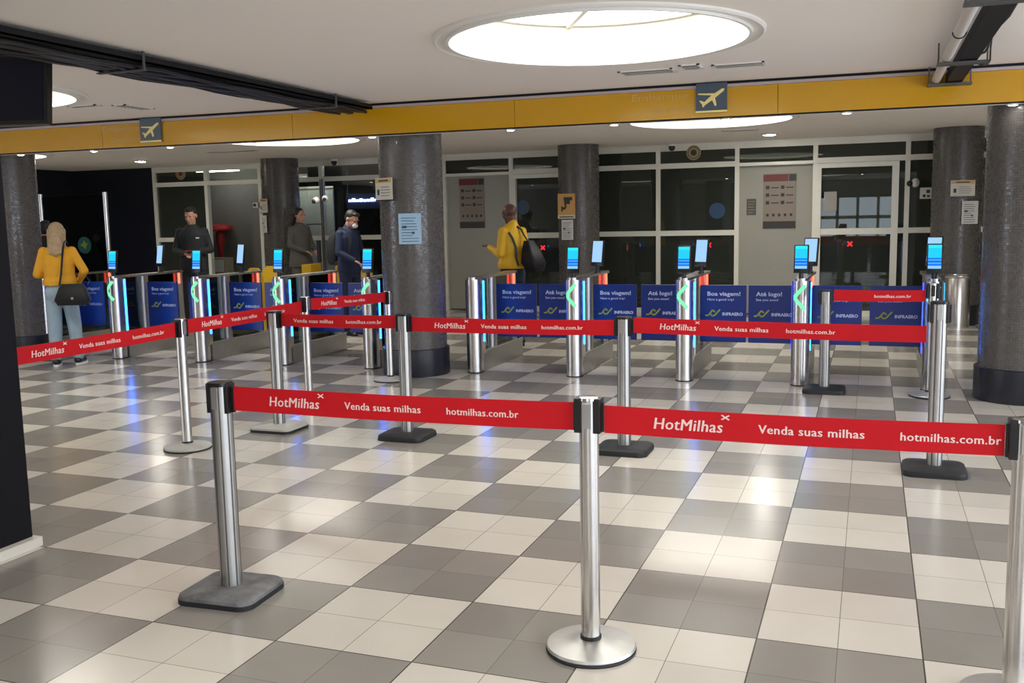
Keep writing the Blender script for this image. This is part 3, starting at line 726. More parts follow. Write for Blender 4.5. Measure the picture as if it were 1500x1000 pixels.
# ------------------------------------------------------------------ boarding gates
def rail_outline():
    w0, w1, L0, L1 = .055, .075, -.085, 1.22
    pts = [(w0, L0+.05), (w0+.008, .5), (w1, L1-.12)]
    for k in range(9): a = math.radians(0+180*k/8); pts.append((w1*math.cos(a), L1-.06+.10*math.sin(a)))
    pts += [(-w1, L1-.12), (-w0-.008, .5), (-w0, L0+.05)]
    for k in range(1, 8): a = math.radians(180+180*k/8); pts.append((w0*math.cos(a), L0+.05+.05*math.sin(a)))
    return pts
def flap(side, parent):
    """side +1: panel to the right of this gate (Boa viagem!); -1: to its left (Até logo!)"""
    x0, x1 = (.075, .545) if side > 0 else (-.545, -.075)
    f = MB().box((x0, .485, .335), (x1, .505, .925), .004).build('swing_flap', M['blue_panel'], parent)
    yy = .4835
    def fn(u, v): return Vector((x0+.045+u, yy, .0+v))
    head, sub, sw = (('Boa viagem!', 'Have a good trip!', .335), ('Até logo!', 'See you soon!', .255))[0 if side > 0 else 1]
    flat_text('greeting_lettering', [(head, .03, .815, .042, .0014, 0, sw), (sub, .03, .765, .024, .0004, 0, .27 if side > 0 else .22), ('INFRAERO', .185, .612, .031, .0016, 0, .205)], M['white_print'], f, fn)
    m = MB()
    def stroke(pts, w=.0075):
        for (a, c), (a2, c2) in zip(pts, pts[1:]):
            L_ = math.hypot(a2-a, c2-c); nx, nz = -(c2-c)/L_*w, (a2-a)/L_*w
            m.prism([(x0+a+nx, c+nz), (x0+a2+nx, c2+nz), (x0+a2-nx, c2-nz), (x0+a-nx, c-nz)], yy-.001, yy+.0005, 'y')
    stroke([(.055, .610), (.085, .610), (.130, .665), (.155, .645)]); stroke([(.105, .630), (.125, .605), (.150, .610), (.205, .672)])
    m.build('zigzag_mark', M['lime'], f)
    return f
def scanner(parent, x, y, z, w, h, rz, tilt, kind, nz):
    """face scanner: black tablet on a short neck, lit screen towards the entry side"""
    s = empty('face_scanner', (x, y, z), rz); s.parent = parent
    nk = MB(); nk.tube((0, .012, -nz), (0, .012, .03), .022, seg=16); nk.tube((0, .012, -nz), (0, .012, -nz+.015), .034, seg=20); nk.build('neck', M['black'], s, 40)
    rot = Matrix.Rotation(tilt, 4, 'X')
    b_ = MB(); b_.box((-w/2, -.012, 0), (w/2, .016, h), .008, rot=rot, piv=(0, 0, 0)); b_.build('tablet', M['black'], s, 30)
    sc = MB(); m_ = .012; sc.box((-w/2+m_, -.0145, h*.16), (w/2-m_, -.0125, h-m_), rot=rot, piv=(0, 0, 0)); sc.build('screen', M['screen'] if kind == 'front' else M['screen_pale'], s)
    return s
def make_gate(arrow=True, front_scan=True, rear_scan=True, flaps=(-1, 1), label='', x=0, y=5.86, flip=None):
    t = tag(empty('boarding_gate', (x, y, 0)), label, 'boarding gate', 'row of stainless boarding gates')
    c = MB(); n = 24; prof = [(.085*math.cos(PI+PI*k/n), .085*math.sin(PI+PI*k/n)) for k in range(n+1)]+[(.085, .045), (-.085, .045)]
    c.prism(prof, .012, .995); c.build('front_column', M['steel'], t, 30)
    MB().prism([(a*1.03, d*1.03) for a, d in prof], 0, .012).build('foot', M['black'], t)
    MB().prism([(a*1.0, d*1.0) for a, d in prof], .995, 1.005).build('column_top', M['steel'], t)
    MB().box((-.0855, .046, .20), (.0855, .105, .995), .002).build('light_housing', M['steel'], t)
    for s_ in (1,):
        MB().box((.084, .062, .33), (.091, .088, .985), .001).build('blue_light_strip', M['led_blue'], t)
    MB().box((-.091, .062, .33), (-.084, .088, .985), .001).build('blue_light_strip', M['led_deep'], t)
    MB().box((-.065, .105, 0), (.065, 1.36, .215), .006).build('lower_housing', M['brushed'], t)
    MB().box((-.07, .09, .215), (.07, 1.37, .228), .002).build('housing_lid', M['steel'], t)
    MB().prism(rail_outline(), 1.005, 1.030).build('handrail', M['steel'], t, 40)
    MB().box((-.006, .11, .228), (.006, .43, 1.003)).build('glass_panel', M['glass'], t)
    MB().box((-.006, .57, .228), (.006, 1.16, 1.003)).build('glass_panel', M['glass'], t)
    m = MB(); m.prism(rounded(.11, .13, .045, cy=.50), .228, 1.004); m.build('flap_column', M['brushed'], t, 40)
    MB().tube((0, 1.20, .228), (0, 1.20, 1.004), .045, seg=28).build('rear_column', M['brushed'], t, 40)
    MB().box((.034, 1.135, .86), (.052, 1.160, 1.0), .002).build('red_light_strip', M['led_red'], t)
    for s_ in flaps: flap(s_, t)
    if arrow:
        a = MB(); q = .0945
        def on(u, z, o=.0): th = u/.087; return (.087*math.sin(th)+0*o, -(.087+o)*math.cos(th), z)
        pts = [(.064, .965), (-.044, .850), (.064, .735)]; w_ = .017
        for (u0, z0), (u1, z1) in zip(pts, pts[1:]):
            N_ = 8; L_ = math.hypot(u1-u0, z1-z0); nu, nz_ = -(z1-z0)/L_*w_, (u1-u0)/L_*w_
            rings = []
            for k in range(N_+1):
                u, z = u0+(u1-u0)*k/N_, z0+(z1-z0)*k/N_
                rings.append([on(u+nu-.02, z+nz_), on(u-nu-.02, z-nz_), on(u-nu-.02, z-nz_, .004), on(u+nu-.02, z+nz_, .004)])
            a.loft(rings)
        a.build('green_arrow', M['led_green'], t)
    if front_scan: scanner(t, -.005, -.01, 1.075, .135, .27, math.radians(-4), math.radians(-6), 'front', .07)
    if rear_scan: scanner(t, 0.03, .80, 1.10, .155, .29, math.radians(-22), math.radians(-8), 'rear', .07)
    return t
GX = [(-10.20, 'gate partly hidden behind the woman in the yellow jacket'), (-9.02, 'gate just right of the woman in the yellow jacket'),
      (-7.76, 'gate crossed by the ribbon beside the pale round-based post'), (-6.62, 'gate behind the post with the silver-grey square base'),
      (-5.46, 'gate just left of the thick middle pillar'), (-4.20, 'gate just right of the thick middle pillar, without a screen'),
      (-3.08, 'gate in front of the far pillar with the camera sign'), (-1.94, 'gate right of the nearest centre post, two lit screens on it'),
      (-.83, 'gate left of the short rear ribbon, its two screens overlapping'), (.33, 'last gate at right, standing behind the tall post')]
for i, (x, lb) in enumerate(GX):
    fl_ = (-1, 1)
    if i == 0: fl_ = (1,)
    if i == len(GX)-1: fl_ = (-1,)
    if i == 4: fl_ = (-1, 1)
    if i == 5: fl_ = (1,)
    make_gate(arrow=(i != 5), front_scan=(i not in (5,)), rear_scan=(i not in (4, 5, 3, 0)), flaps=fl_, label='stainless boarding '+lb, x=x)

# glass screen by the left end of the gates
t = tag(empty('glass_screen', (-10.36, 7.25, 0)), 'clear glass screen between steel posts behind the woman in yellow', 'glass screen')
for x in (0, -1.18, -2.36): MB().tube((x, 0, 0), (x, 0, 2.12), .035, seg=20).build('post', M['steel'], t, 40)
MB().box((-1.14, -.005, .12), (-.04, .005, 2.08)).box((-2.32, -.005, .12), (-1.22, .005, 2.08)).build('pane', M['glass'], t)
t = disc_sticker(-10.78, 1.38, .12, 'teal', 'round teal sticker with a yellow-green bird on the glass screen', y=7.239)
m = MB(); m.prism([(-.07, .0), (-.02, .03), (0, .07), (.03, .02), (.07, .03), (.03, -.02), (.02, -.06), (-.02, -.02)], -.004, -.001, 'y'); m.build('bird_mark', M['lime'], t)

# steel bin
t = tag(empty('steel_bin', (1.03, 11.05+.9, 0)), 'stainless steel cylindrical bin beyond the last gate, near the far right pillar', 'bin')
PIL_dummy = None
MB().lathe([(0, 0), (.17, 0), (.17, .70), (.165, .71), (.15, .71), (.15, .62), (0, .62)], seg=36).build('drum', M['steel'], t, 40)
MB().lathe([(.172, .70), (.178, .71), (.178, .735), (.15, .74), (.148, .70)], seg=36).build('rim', M['steel'], t, 40)
t.location = (.93, 11.15, 0)

# ------------------------------------------------------------------ black panel, monitor, trays, ceiling bits
t = tag(empty('black_panel', (-4.28, 0, 0)), 'tall glossy black panel wall cut by the left edge of the view', 'panel')
MB().box((-.5, -1.6, .05), (0, 0, 2.60), .004).build('panel_body', M['black_gloss'], t)
MB().box((-.52, -1.62, 0), (.045, .02, .05), .003).build('kerb', M['sign_cream'], t)
t = tag(empty('hanging_monitor', (-5.235, 1.30, 2.535), math.radians(14)), 'black hanging monitor in the top left corner', 'monitor')
rt_ = Matrix.Rotation(math.radians(-8), 4, 'X')
MB().box((-.84, -.03, -.235), (0, .03, .235), .008, rot=rt_, piv=(0, 0, 0)).build('casing', M['black'], t)
MB().box((-.81, -.034, -.205), (-.03, -.030, .205), rot=rt_, piv=(0, 0, 0)).build('screen', M['screen_dark'], t)
MB().tube((-.42, .04, .05), (-.42, .04, ZC-2.53), .02, seg=12).box((-.50, .025, -.08), (-.34, .05, .12)).build('bracket', M['tray_grey'], t)
t = tag(empty('cable_tray', (-5.0, 2.6, 2.74)), 'dark sagging bundle of cables in a tray, from the top left to the fascia', 'cable tray')
m = MB(); m.box((-.17, -3.4, -.012), (.17, 2.32, .0)); m.box((-.17, -3.4, -.012), (-.16, 2.32, .035)); m.box((.16, -3.4, -.012), (.17, 2.32, .035)); m.build('tray', M['tray'], t)
rnd = random.Random(5)
for k in range(9):
    pts = []; ox = -.13+.033*k
    for j in range(24): yv = -3.3+5.55*j/23; pts.append((ox+.02*math.sin(j*.7+k), yv, .02+.012*math.sin(j*.9+k*2)))
    MB().path(pts, .011).build('cable', M['black'], t, 60)
for k in range(6):
    pts = [(-.15+.052*k+.022*math.sin(j*.45+k*1.7), -3.3+5.55*j/27, -.026-.016*abs(math.sin(j*.55+k*1.1))) for j in range(28)]
    MB().path(pts, .017).build('cable', M['black'], t, 60)
pts = [(-.17+.02*math.sin(j*.5), -3.3+5.3*j/19, -.03-.02*abs(math.sin(j*.8))) for j in range(20)]
MB().path(pts, .012).build('cable', M['black'], t, 60)
for yv in (-.9, 1.6): MB().box((-.20, yv-.02, -.066), (.20, yv+.02, -.058)).box((.18, yv-.01, -.06), (.19, yv+.01, ZC-2.74)).box((-.19, yv-.01, -.06), (-.18, yv+.01, ZC-2.74)).build('hanger', M['tray_grey'], t)
t = tag(empty('ceiling_cable_tray', (.34, 2.9, 2.72)), 'dark cable tray with a white conduit under the ceiling at the top right', 'cable tray')
MB().box((-.02, -2.6, -.05), (.10, 2.25, .03), .003).build('tray', M['tray'], t)
MB().tube((-.095, -2.6, -.02), (-.095, 2.25, -.02), .034, seg=20).build('conduit', M['pipe'], t, 40)
for yv in (-1.16, .98, 2.2): MB().box((-.16, yv-.05, -.075), (.17, yv+.05, -.058), .002).box((-.155, yv-.01, -.06), (-.145, yv+.01, .08)).box((.155, yv-.01, -.06), (.165, yv+.01, .08)).build('bracket', M['tray_grey'], t)
MB().path([(-.13, -.05+.0, -.02)]+[(-.095+.038*math.cos(a), -.05, -.02+.038*math.sin(a)) for a in [PI+k*PI/8 for k in range(9)]], .004).build('cable_tie', M['black'], t, 60)
MB().path([(.12+.015*math.sin(k*.9), -1.1+3.1*k/14, .0+.02*math.sin(k*1.3)) for k in range(15)], .008).build('cable', M['black'], t, 60)
MB().path([(.12, .35, -.01), (.14, .6, -.04), (.17, .9, -.07), (.18, 1.2, -.06), (.16, 1.4, -.03), (.12, 1.5, 0), (.10, 1.7, .0)], .006).build('cable', M['black'], t, 60)

def vent(x, y, w, d, label, kind='slot'):
    t = tag(empty('ceiling_vent', (x, y, ZC)), label, 'vent')
    f = MB(); f.box((-w/2, -d/2, -.010), (w/2, -d/2+.02, 0)).box((-w/2, d/2-.02, -.010), (w/2, d/2, 0)).box((-w/2, -d/2, -.010), (-w/2+.02, d/2, 0)).box((w/2-.02, -d/2, -.010), (w/2, d/2, 0)); f.build('frame', M['white_trim'], t)
    MB().box((-w/2+.02, -d/2+.02, -.004), (w/2-.02, d/2-.02, -.001)).box((-w/2+.03, -d/2+.03, -.0125), (w/2-.03, d/2-.03, -.004)).build('dark_opening', M['vent'], t)
    m = MB(); n = max(2, int(d/.05))
    for k in range(1, n): m.box((-w/2+.02, -d/2+d*k/n-.004, -.0145), (w/2-.02, -d/2+d*k/n+.004, -.0125))
    m.build('slats', M['white_trim'], t)
vent(-1.95, 4.22, .44, .22, 'ceiling vent between the big round light and the fascia, left one')
vent(-1.58, 4.12, .16, .24, 'small ceiling hatch vent beside the vent near the big round light')
vent(-1.22, 4.20, .40, .20, 'ceiling vent near the right aeroplane sign')
vent(-7.36, 3.83, .34, .10, 'narrow slot vent above the left aeroplane sign, left')
vent(-7.03, 4.12, .16, .42, 'slot vent above the left aeroplane sign, right')
vent(-1.96, 10.3, .5, .18, 'far ceiling vent beyond the fascia at right')
vent(-9.9, 9.6, .9, .18, 'far ceiling vent beyond the fascia at left')

def camera_(x, y, z, label, up=.08, white=False, rz=0):
    t = tag(empty('security_camera', (x, y, z), rz), label, 'camera')
    MB().ell((0, 0, 0), (.055, .055, .06)).build('dome', M['black'], t, 60)
    MB().lathe([(0, .02), (.065, .02), (.07, .03), (.07, up), (0, up)], seg=24).build('mount', M['white_plastic' if white else 'alu_frame'], t, 40)
camera_(-3.31, 12.30, 2.74, 'small dark dome camera at the top of the glass wall beside the seal', up=.055)
camera_(-9.62, 12.30, 2.74, 'small dark dome camera at the top of the glass wall, left of the middle pillar', up=.055)
t = tag(empty('wall_camera', (-11.38, 12.42, 1.99)), 'white box camera on the glass wall left of the far left pillar', 'camera')
MB().box((-.06, -.14, -.05), (.06, .03, .05), .012).build('body', M['white_plastic'], t); MB().tube((-.01, -.155, 0), (-.01, -.13, 0), .03, seg=20).build('lens', M['black'], t)
t = tag(empty('door_camera', (.36, 12.40, 2.06)), 'white round camera on a bracket by the right glass door', 'camera')
MB().ell((.03, -.02, 0), (.06, .06, .07)).build('body', M['white_plastic'], t, 60); MB().ell((-.05, -.05, -.01), (.045, .04, .045)).build('lens', M['black'], t, 60)
t = tag(empty('access_reader', (.55, 12.43, 1.90)), 'white square access reader with dark buttons on the glass at right', 'reader')
MB().box((-.09, -.03, -.085), (.09, .012, .085), .01).build('body', M['white_plastic'], t)
MB().box((.0, -.036, .0), (.05, -.03, .05)).box((-.05, -.036, -.06), (-.01, -.03, -.02)).box((.01, -.036, -.06), (.05, -.03, -.03)).build('buttons', M['black'], t)

# dark camera pole, cleaning trolley, wet-floor signs behind the left gates
t = tag(empty('camera_pole', (-8.22, 9.5, 0)), 'tall thin black pole with cameras behind the left gates', 'pole')
MB().lathe([(0, 0), (.16, 0), (.16, .02), (.03, .03), (.025, .04), (.025, 2.30), (0, 2.30)], seg=20).build('pole', M['black'], t, 40)
MB().ell((-.08, -.03, 1.98), (.06, .05, .05)).ell((.08, -.03, 2.0), (.05, .05, .05)).build('camera_heads', M['white_plastic'], t, 60)
MB().ell((-.1, -.07, 1.96), (.035, .03, .035)).ell((.09, -.07, 1.99), (.03, .03, .03)).build('camera_lenses', M['black'], t, 60)
MB().box((-.30, -.01, 1.60), (0, .01, 1.62)).box((-.11, -.03, 1.02), (-.06, .02, 1.36), .004).build('side_arm', M['black'], t)
def wet_sign(x, y, rz, label):
    t = tag(empty('wet_floor_sign', (x, y, 0), rz), label, 'wet floor sign', 'yellow wet floor signs')
    for s_ in (1, -1):
        m = MB(); m.prism([(-.15, 0), (-.10, 0), (-.09, .03), (.09, .03), (.10, 0), (.15, 0), (.09, .62), (.05, .66), (-.05, .66), (-.09, .62)], -.01, .01, 'y')
        o = m.build('leaf', M['bin_yellow'], t); o.rotation_euler = (s_*math.radians(10), 0, 0); o.location = (0, s_*.125*-1, 0)
    MB().prism([(-.05, .30), (.05, .30), (0, .42)], -.095, -.09, 'y').build('warning_mark', M['black'], t)
def trolley():
    t = tag(empty('cleaning_trolley', (-9.0, 10.4, 0)), 'yellow cleaning trolley with buckets behind the left gates', 'trolley')
    MB().box((-.22, -.3, .12), (.45, .3, .20), .02).build('deck', M['grey_cloth'], t)
    for dx, lb in ((-.02, 0), (.28, 1)):
        m = MB(); m.loft([[(dx+a, c, .20) for a, c in rounded(.22, .30, .05)], [(dx+a, c, .78) for a, c in rounded(.27, .36, .06)]]); m.build('bucket', M['bin_yellow'], t, 40)
    MB().box((-.10, -.19, .78), (.08, .15, .95), .02).build('wringer', M['bin_yellow'], t)
    MB().tube((.42, .25, .2), (.42, .25, 1.15), .015, seg=10).tube((.42, -.25, .2), (.42, -.25, 1.15), .015, seg=10).tube((.42, -.25, 1.15), (.42, .25, 1.15), .015, seg=10).build('handle', M['tray_grey'], t, 40)
    for a in (-.18, .38):
        for c in (-.24, .24): MB().tube((a, c-.02, .06), (a, c+.02, .06), .06, seg=16).build('wheel', M['black'], t, 40)
trolley()
wet_sign(-8.95, 8.9, .2, 'yellow folding wet floor sign left of the cleaning trolley')
wet_sign(-8.15, 10.3, -.2, 'yellow folding wet floor sign right of the black pole')
for o in SC.objects:
    if o.name.startswith('wet_floor_sign'): o.scale = (1.35, 1.35, 1.5)

# ------------------------------------------------------------------ people
def remesh(mb, name, mat, parent, vox=.008, smooth=4):
    bm = mb.bm; bmesh.ops.recalc_face_normals(bm, faces=bm.faces)
    me = bpy.data.meshes.new('tmp'); bm.to_mesh(me); bm.free()
    o = bpy.data.objects.new('tmp', me); COL.objects.link(o)
    md = o.modifiers.new('r', 'REMESH'); md.mode = 'VOXEL'; md.voxel_size = vox; md.use_smooth_shade = True
    ms = o.modifiers.new('s', 'SMOOTH'); ms.factor = .5; ms.iterations = smooth
    dg = bpy.context.evaluated_depsgraph_get(); dg.update()
    me2 = bpy.data.meshes.new_from_object(o.evaluated_get(dg)); bpy.data.objects.remove(o); bpy.data.meshes.remove(me)
    me2.name = name; me2.materials.clear(); me2.materials.append(mat)
    for p in me2.polygons: p.use_smooth = True
    r = bpy.data.objects.new(name, me2); COL.objects.link(r); r.parent = parent
    return r
def ring(cx, cy, z, rx, ry, n=20): return [(cx+rx*math.cos(2*PI*k/n), cy+ry*math.sin(2*PI*k/n), z) for k in range(n)]
def V3(*a): return Vector(a)
def hand(mb, w, d, up, s, curl=.5):
    """palm and five fingers from wrist w along direction d; up = back of the hand; s = +1 thumb on the +side"""
    d = d.normalized(); side = d.cross(up).normalized()*s; up = side.cross(d).normalized()*(1 if s > 0 else -1)
    pal = w+d*.045
    m = Matrix((( side.x, d.x, up.x, 0), (side.y, d.y, up.y, 0), (side.z, d.z, up.z, 0), (0, 0, 0, 1)))
    mb.ell(pal, (.040, .052, .016), rot=m, seg=14)
    for k, (o_, L_) in enumerate(((.030, .070), (.010, .078), (-.011, .072), (-.030, .055))):
        a = w+d*.085+side*o_; c1 = a+(d*math.cos(curl*.6)-up*math.sin(curl*.6))*L_*.5; c2 = c1+(d*math.cos(curl*1.7)-up*math.sin(curl*1.7))*L_*.5
        mb.cap(a-d*.02, c1, .0088, .008, 8); mb.cap(c1, c2, .008, .0068, 8)
    a = w+d*.03+side*.030; c1 = a+(side*.6+d*.7-up*.35).normalized()*.038; c2 = c1+(side*.1+d*.9-up*.45).normalized()*.032
    mb.cap(a, c1, .011, .009, 8); mb.cap(c1, c2, .009, .0075, 8)
def head(mb, hc, rot, s=1.0):
    """hc: head centre; rot turns a head that faces -Y"""
    def q(x, y, z): return hc+rot@(V3(x, y, z)*s)
    R4 = rot.to_4x4()
    mb.ell(q(0, .012, .028), (.076*s, .094*s, .088*s), rot=R4)
    mb.ell(q(0, -.022, -.030), (.060*s, .070*s, .078*s), rot=R4)
    mb.ell(q(0, -.062, -.088), (.028*s, .024*s, .022*s), rot=R4, seg=12)          # chin
    mb.cap(q(0, -.088, .010), q(0, -.108, -.022), .009*s, .014*s, 10)            # nose
    for k in (-1, 1):
        mb.ell(q(k*.076, .012, -.004), (.011*s, .020*s, .030*s), rot=R4, seg=10)   # ear
        mb.ell(q(k*.033, -.082, .030), (.022*s, .012*s, .007*s), rot=R4, seg=10)   # brow
        mb.ell(q(k*.036, -.070, -.020), (.020*s, .016*s, .018*s), rot=R4, seg=10)  # cheek
    mb.ell(q(0, -.089, -.050), (.021*s, .009*s, .006*s), rot=R4, seg=10); mb.ell(q(0, -.086, -.060), (.018*s, .009*s, .006*s), rot=R4, seg=10)
def person(loc, rz, H, label, skin, top, bottom, pose, topkind='jacket', hair=None, female=False, shoes=True, group=None, vox=.009):
    """pose: joints for a 1.75 m figure facing -Y (its own left is +X)"""
    k = H/1.75
    t = tag(empty('person', loc, rz), label, 'person', group)
    S = lambda v: Vector(v)*k
    J = dict(hipL=(.09, 0, .92), hipR=(-.09, 0, .92), kneeL=(.10, -.015, .50), kneeR=(-.10, -.015, .50), ankL=(.105, .01, .09), ankR=(-.105, .01, .09),
             shL=(.163, .01, 1.405), shR=(-.163, .01, 1.405), elL=(.225, .03, 1.13), elR=(-.225, .03, 1.13), wrL=(.25, -.06, .88), wrR=(-.25, -.06, .88),
             neck=(0, .012, 1.47), head=(0, -.012, 1.625), toeL=(.12, -.14, .03), toeR=(-.12, -.14, .03))
    J.update(pose.get('J', {})); J = {a: S(v) for a, v in J.items()}
    hr = Matrix.Rotation(pose.get('hyaw', 0), 3, 'Z') @ Matrix.Rotation(pose.get('hpitch', 0), 3, 'X')
    b_ = MB()
    b_.loft([ring(0, 0, z*k, rx*k, ry*k) for z, rx, ry in ((.84, .145, .095), (.95, .158, .105), (1.08, .132, .092), (1.22, .148, .102), (1.36, .165, .105), (1.42, .135, .09), (1.455, .085, .07), (1.485, .056, .058))])
    b_.cap(J['neck'], J['head']+hr@V3(0, .02, -.05)*k, .054*k, .050*k)
    head(b_, J['head'], hr, k)
    for s_ in 'LR':
        b_.cap(J['hip'+s_], J['knee'+s_], .078*k, .052*k); b_.cap(J['knee'+s_], J['ank'+s_], .050*k, .034*k)
        b_.cap(J['ank'+s_]-V3(0, 0, .03*k), J['toe'+s_], .036*k, .028*k)
        b_.cap(J['sh'+s_], J['el'+s_], .048*k, .036*k); b_.cap(J['el'+s_], J['wr'+s_], .036*k, .024*k)
        d = (J['wr'+s_]-J['el'+s_]).normalized()
        hand(b_, J['wr'+s_], pose.get('hd'+s_, d), Vector(pose.get('up'+s_, (0, 0, 1) if abs(d.z) < .7 else ((1 if s_ == 'L' else -1), 0, 0))), 1 if s_ == 'L' else -1, pose.get('curl', .6))
    body = remesh(b_, 'body', M[skin], t, .0062, 3)
    # eyes
    for e in (-1, 1):
        m = MB(); p = J['head']+hr@V3(e*.031, -.086, .012)*k; m.ell(p, (.011*k, .007*k, .006*k), seg=10); m.build('eye', M['dark_hair'], t, 60)
    # top garment
    g = MB(); gx = 1.16 if topkind == 'jacket' else 1.08
    hem = pose.get('hem', .90); f2 = pose.get('flare', 1.0)
    g.loft([ring(0, 0, z*k, rx*gx*k, ry*gx*k*1.05) for z, rx, ry in ((hem, .165*f2, .118*f2), (hem+.06, .168*f2, .118*f2), (1.10, .150, .108), (1.22, .158, .112), (1.35, .170, .110), (1.42, .142, .096), (1.46, .092, .076), (1.495, .060, .064))])
    for s_ in 'LR':
        g.ell(J['sh'+s_]-V3(0, 0, .0), (.058*k, .060*k, .054*k)); w_ = J['wr'+s_]-(J['wr'+s_]-J['el'+s_]).normalized()*.01
        g.cap(J['sh'+s_], J['el'+s_], .056*k, .050*k); g.cap(J['el'+s_], w_, .050*k, .037*k)
    if pose.get('collar', True): g.cap(J['neck']+V3(0, .01, -.02)*k, J['neck']+V3(0, .008, .025)*k, .066*k, .062*k)
    remesh(g, pose.get('topname', 'jacket'), M[top], t, vox, 3)
    # trousers
    q = MB(); ww = pose.get('leg', 1.0)
    q.loft([ring(0, 0, z*k, rx*k, ry*k) for z, rx, ry in ((.80, .165, .115), (.88, .172, .128), (.97, .160, .115), (1.03, .140, .105))])
    for s_ in 'LR':
        q.cap(J['hip'+s_]-V3(0, 0, .02)*k, J['knee'+s_], .096*k, .070*k*ww); q.cap(J['knee'+s_], J['ank'+s_]+V3(0, 0, pose.get('cuff', .0))*k, .070*k*ww, .058*k*ww)
        if female: q.ell(J['hip'+s_]+V3(0, .055, -.02)*k, (.085*k, .07*k, .095*k))
    remesh(q, 'trousers', M[bottom], t, vox, 3)
    for s_ in 'LR':
        a, c = J['ank'+s_], J['toe'+s_]; fd = (c-a); fd.z = 0; fd.normalize(); sd = V3(fd.y, -fd.x, 0)
        u = MB(); u.cap(V3(a.x, a.y, a.z-.035*k)-fd*.02*k, V3(c.x, c.y, .045*k)-fd*.02, .046*k, .040*k); u.ell(V3(a.x, a.y, .06*k)-fd*.03*k, (.045*k, .045*k, .045*k)); 
        remesh(u, 'shoe', M['black'], t, .009, 3)
        so = MB(); pts = []
        for kk in range(20):
            an = 2*PI*kk/20; px_ = a*.5+c*.5+fd*(.0)+fd*math.cos(an)*.145*k+sd*math.sin(an)*.048*k; pts.append((px_.x, px_.y))
        so.prism(pts, 0, .026*k); so.build('sole', M['shoe_white'] if pose.get('whitesole') else M['black'], t)
    # hair
    if hair:
        h = MB(); kind, mat = hair; hc = J['head']
        def q_(x, y, z): return hc+hr@(V3(x, y, z)*k)
        R4 = hr.to_4x4()
        if kind == 'short':
            h.ell(q_(0, .026, .045), (.081*k, .094*k, .082*k), rot=R4); h.ell(q_(0, .055, .0), (.070*k, .058*k, .070*k), rot=R4); h.ell(q_(0, -.05, .100), (.055*k, .04*k, .025*k), rot=R4)
        elif kind == 'long':
            h.ell(q_(0, .028, .040), (.088*k, .098*k, .088*k), rot=R4); h.ell(q_(0, .065, -.05), (.088*k, .060*k, .11*k), rot=R4)
            h.cap(q_(-.03, .075, -.08), q_(-.045, .115, -.245), .060*k, .040*k); h.cap(q_(.03, .075, -.08), q_(.05, .105, -.24), .060*k, .038*k); h.cap(q_(0, .08, -.08), q_(.0, .12, -.27), .058*k, .036*k)
            for dx in (-.078, .078): h.cap(q_(dx, .03, .02), q_(dx*1.05, .05, -.17), .030*k, .022*k)
        remesh(h, 'hair', M[mat], t, .008, 2)
    return t, J, k, hr
def strap(t, pts, w, name='strap', mat='leather', th=.004):
    m = MB(); pts = [Vector(p) for p in pts]; R_ = []
    for i, p in enumerate(pts):
        d = (pts[min(i+1, len(pts)-1)]-pts[max(i-1, 0)]).normalized(); c = Vector((p.x, p.y, 0)); c = c.normalized() if c.length > 1e-3 else Vector((0, 1, 0))
        s_ = d.cross(c); s_ = s_.normalized() if s_.length > 1e-3 else Vector((1, 0, 0)); n_ = s_.cross(d)
        R_.append([tuple(p+s_*w/2+n_*th/2), tuple(p-s_*w/2+n_*th/2), tuple(p-s_*w/2-n_*th/2), tuple(p+s_*w/2-n_*th/2)])
    m.loft(R_); return m.build(name, M[mat], t, 60)

# woman in the mustard jacket, seen from behind (she faces away: local -Y points to +Y world)
W_RZ = PI+math.radians(28)
t, J, k, hr = person((-9.20, 5.18, 0), W_RZ, 1.70, 'blond woman seen from behind in a mustard jacket and pale jeans', 'skin_light', 'yellow_cloth', 'denim',
    dict(J=dict(elR=(-.30, .04, 1.16), wrR=(-.17, -.16, 1.02), elL=(.25, .03, 1.13), wrL=(.16, -.18, 1.10), ankL=(.11, .01, .09), ankR=(-.12, -.10, .09), kneeR=(-.11, -.06, .50), toeR=(-.14, -.25, .03), toeL=(.13, -.13, .03)),
         hem=.99, flare=1.02, leg=1.18, cuff=.03, hyaw=math.radians(8), hpitch=math.radians(8), whitesole=True, collar=False), hair=('long', 'blond'), female=True)
bag = tag(empty('shoulder_bag', (-9.20, 5.18, 0), W_RZ), 'black leather shoulder bag hanging at the right hip of the blond woman', 'bag')
m = MB(); m.loft([[(-.19+a*.9, .20+c, .74) for a, c in rounded(.36, .12, .03)], [(-.19+a, .20+c, .80) for a, c in rounded(.40, .13, .04)], [(-.19+a*.85, .19+c*.8, .93) for a, c in rounded(.36, .10, .03)], [(-.19+a*.7, .185+c*.5, .985) for a, c in rounded(.34, .06, .02)]]); m.build('bag_body', M['leather'], bag, 50)
m = MB(); m.ell((-.20, .268, .82), (.016, .008, .016), seg=12); m.build('clasp', M['gold'], bag, 60)
strap(bag, [(-.05, .195, .97), (-.075, .185, 1.10), (-.09, .165, 1.25), (-.10, .140, 1.38), (-.105, .09, 1.465), (-.105, .02, 1.485), (-.11, -.08, 1.42), (-.16, -.145, 1.25), (-.24, -.13, 1.10), (-.33, .0, 1.0), (-.34, .13, .97)], .022)

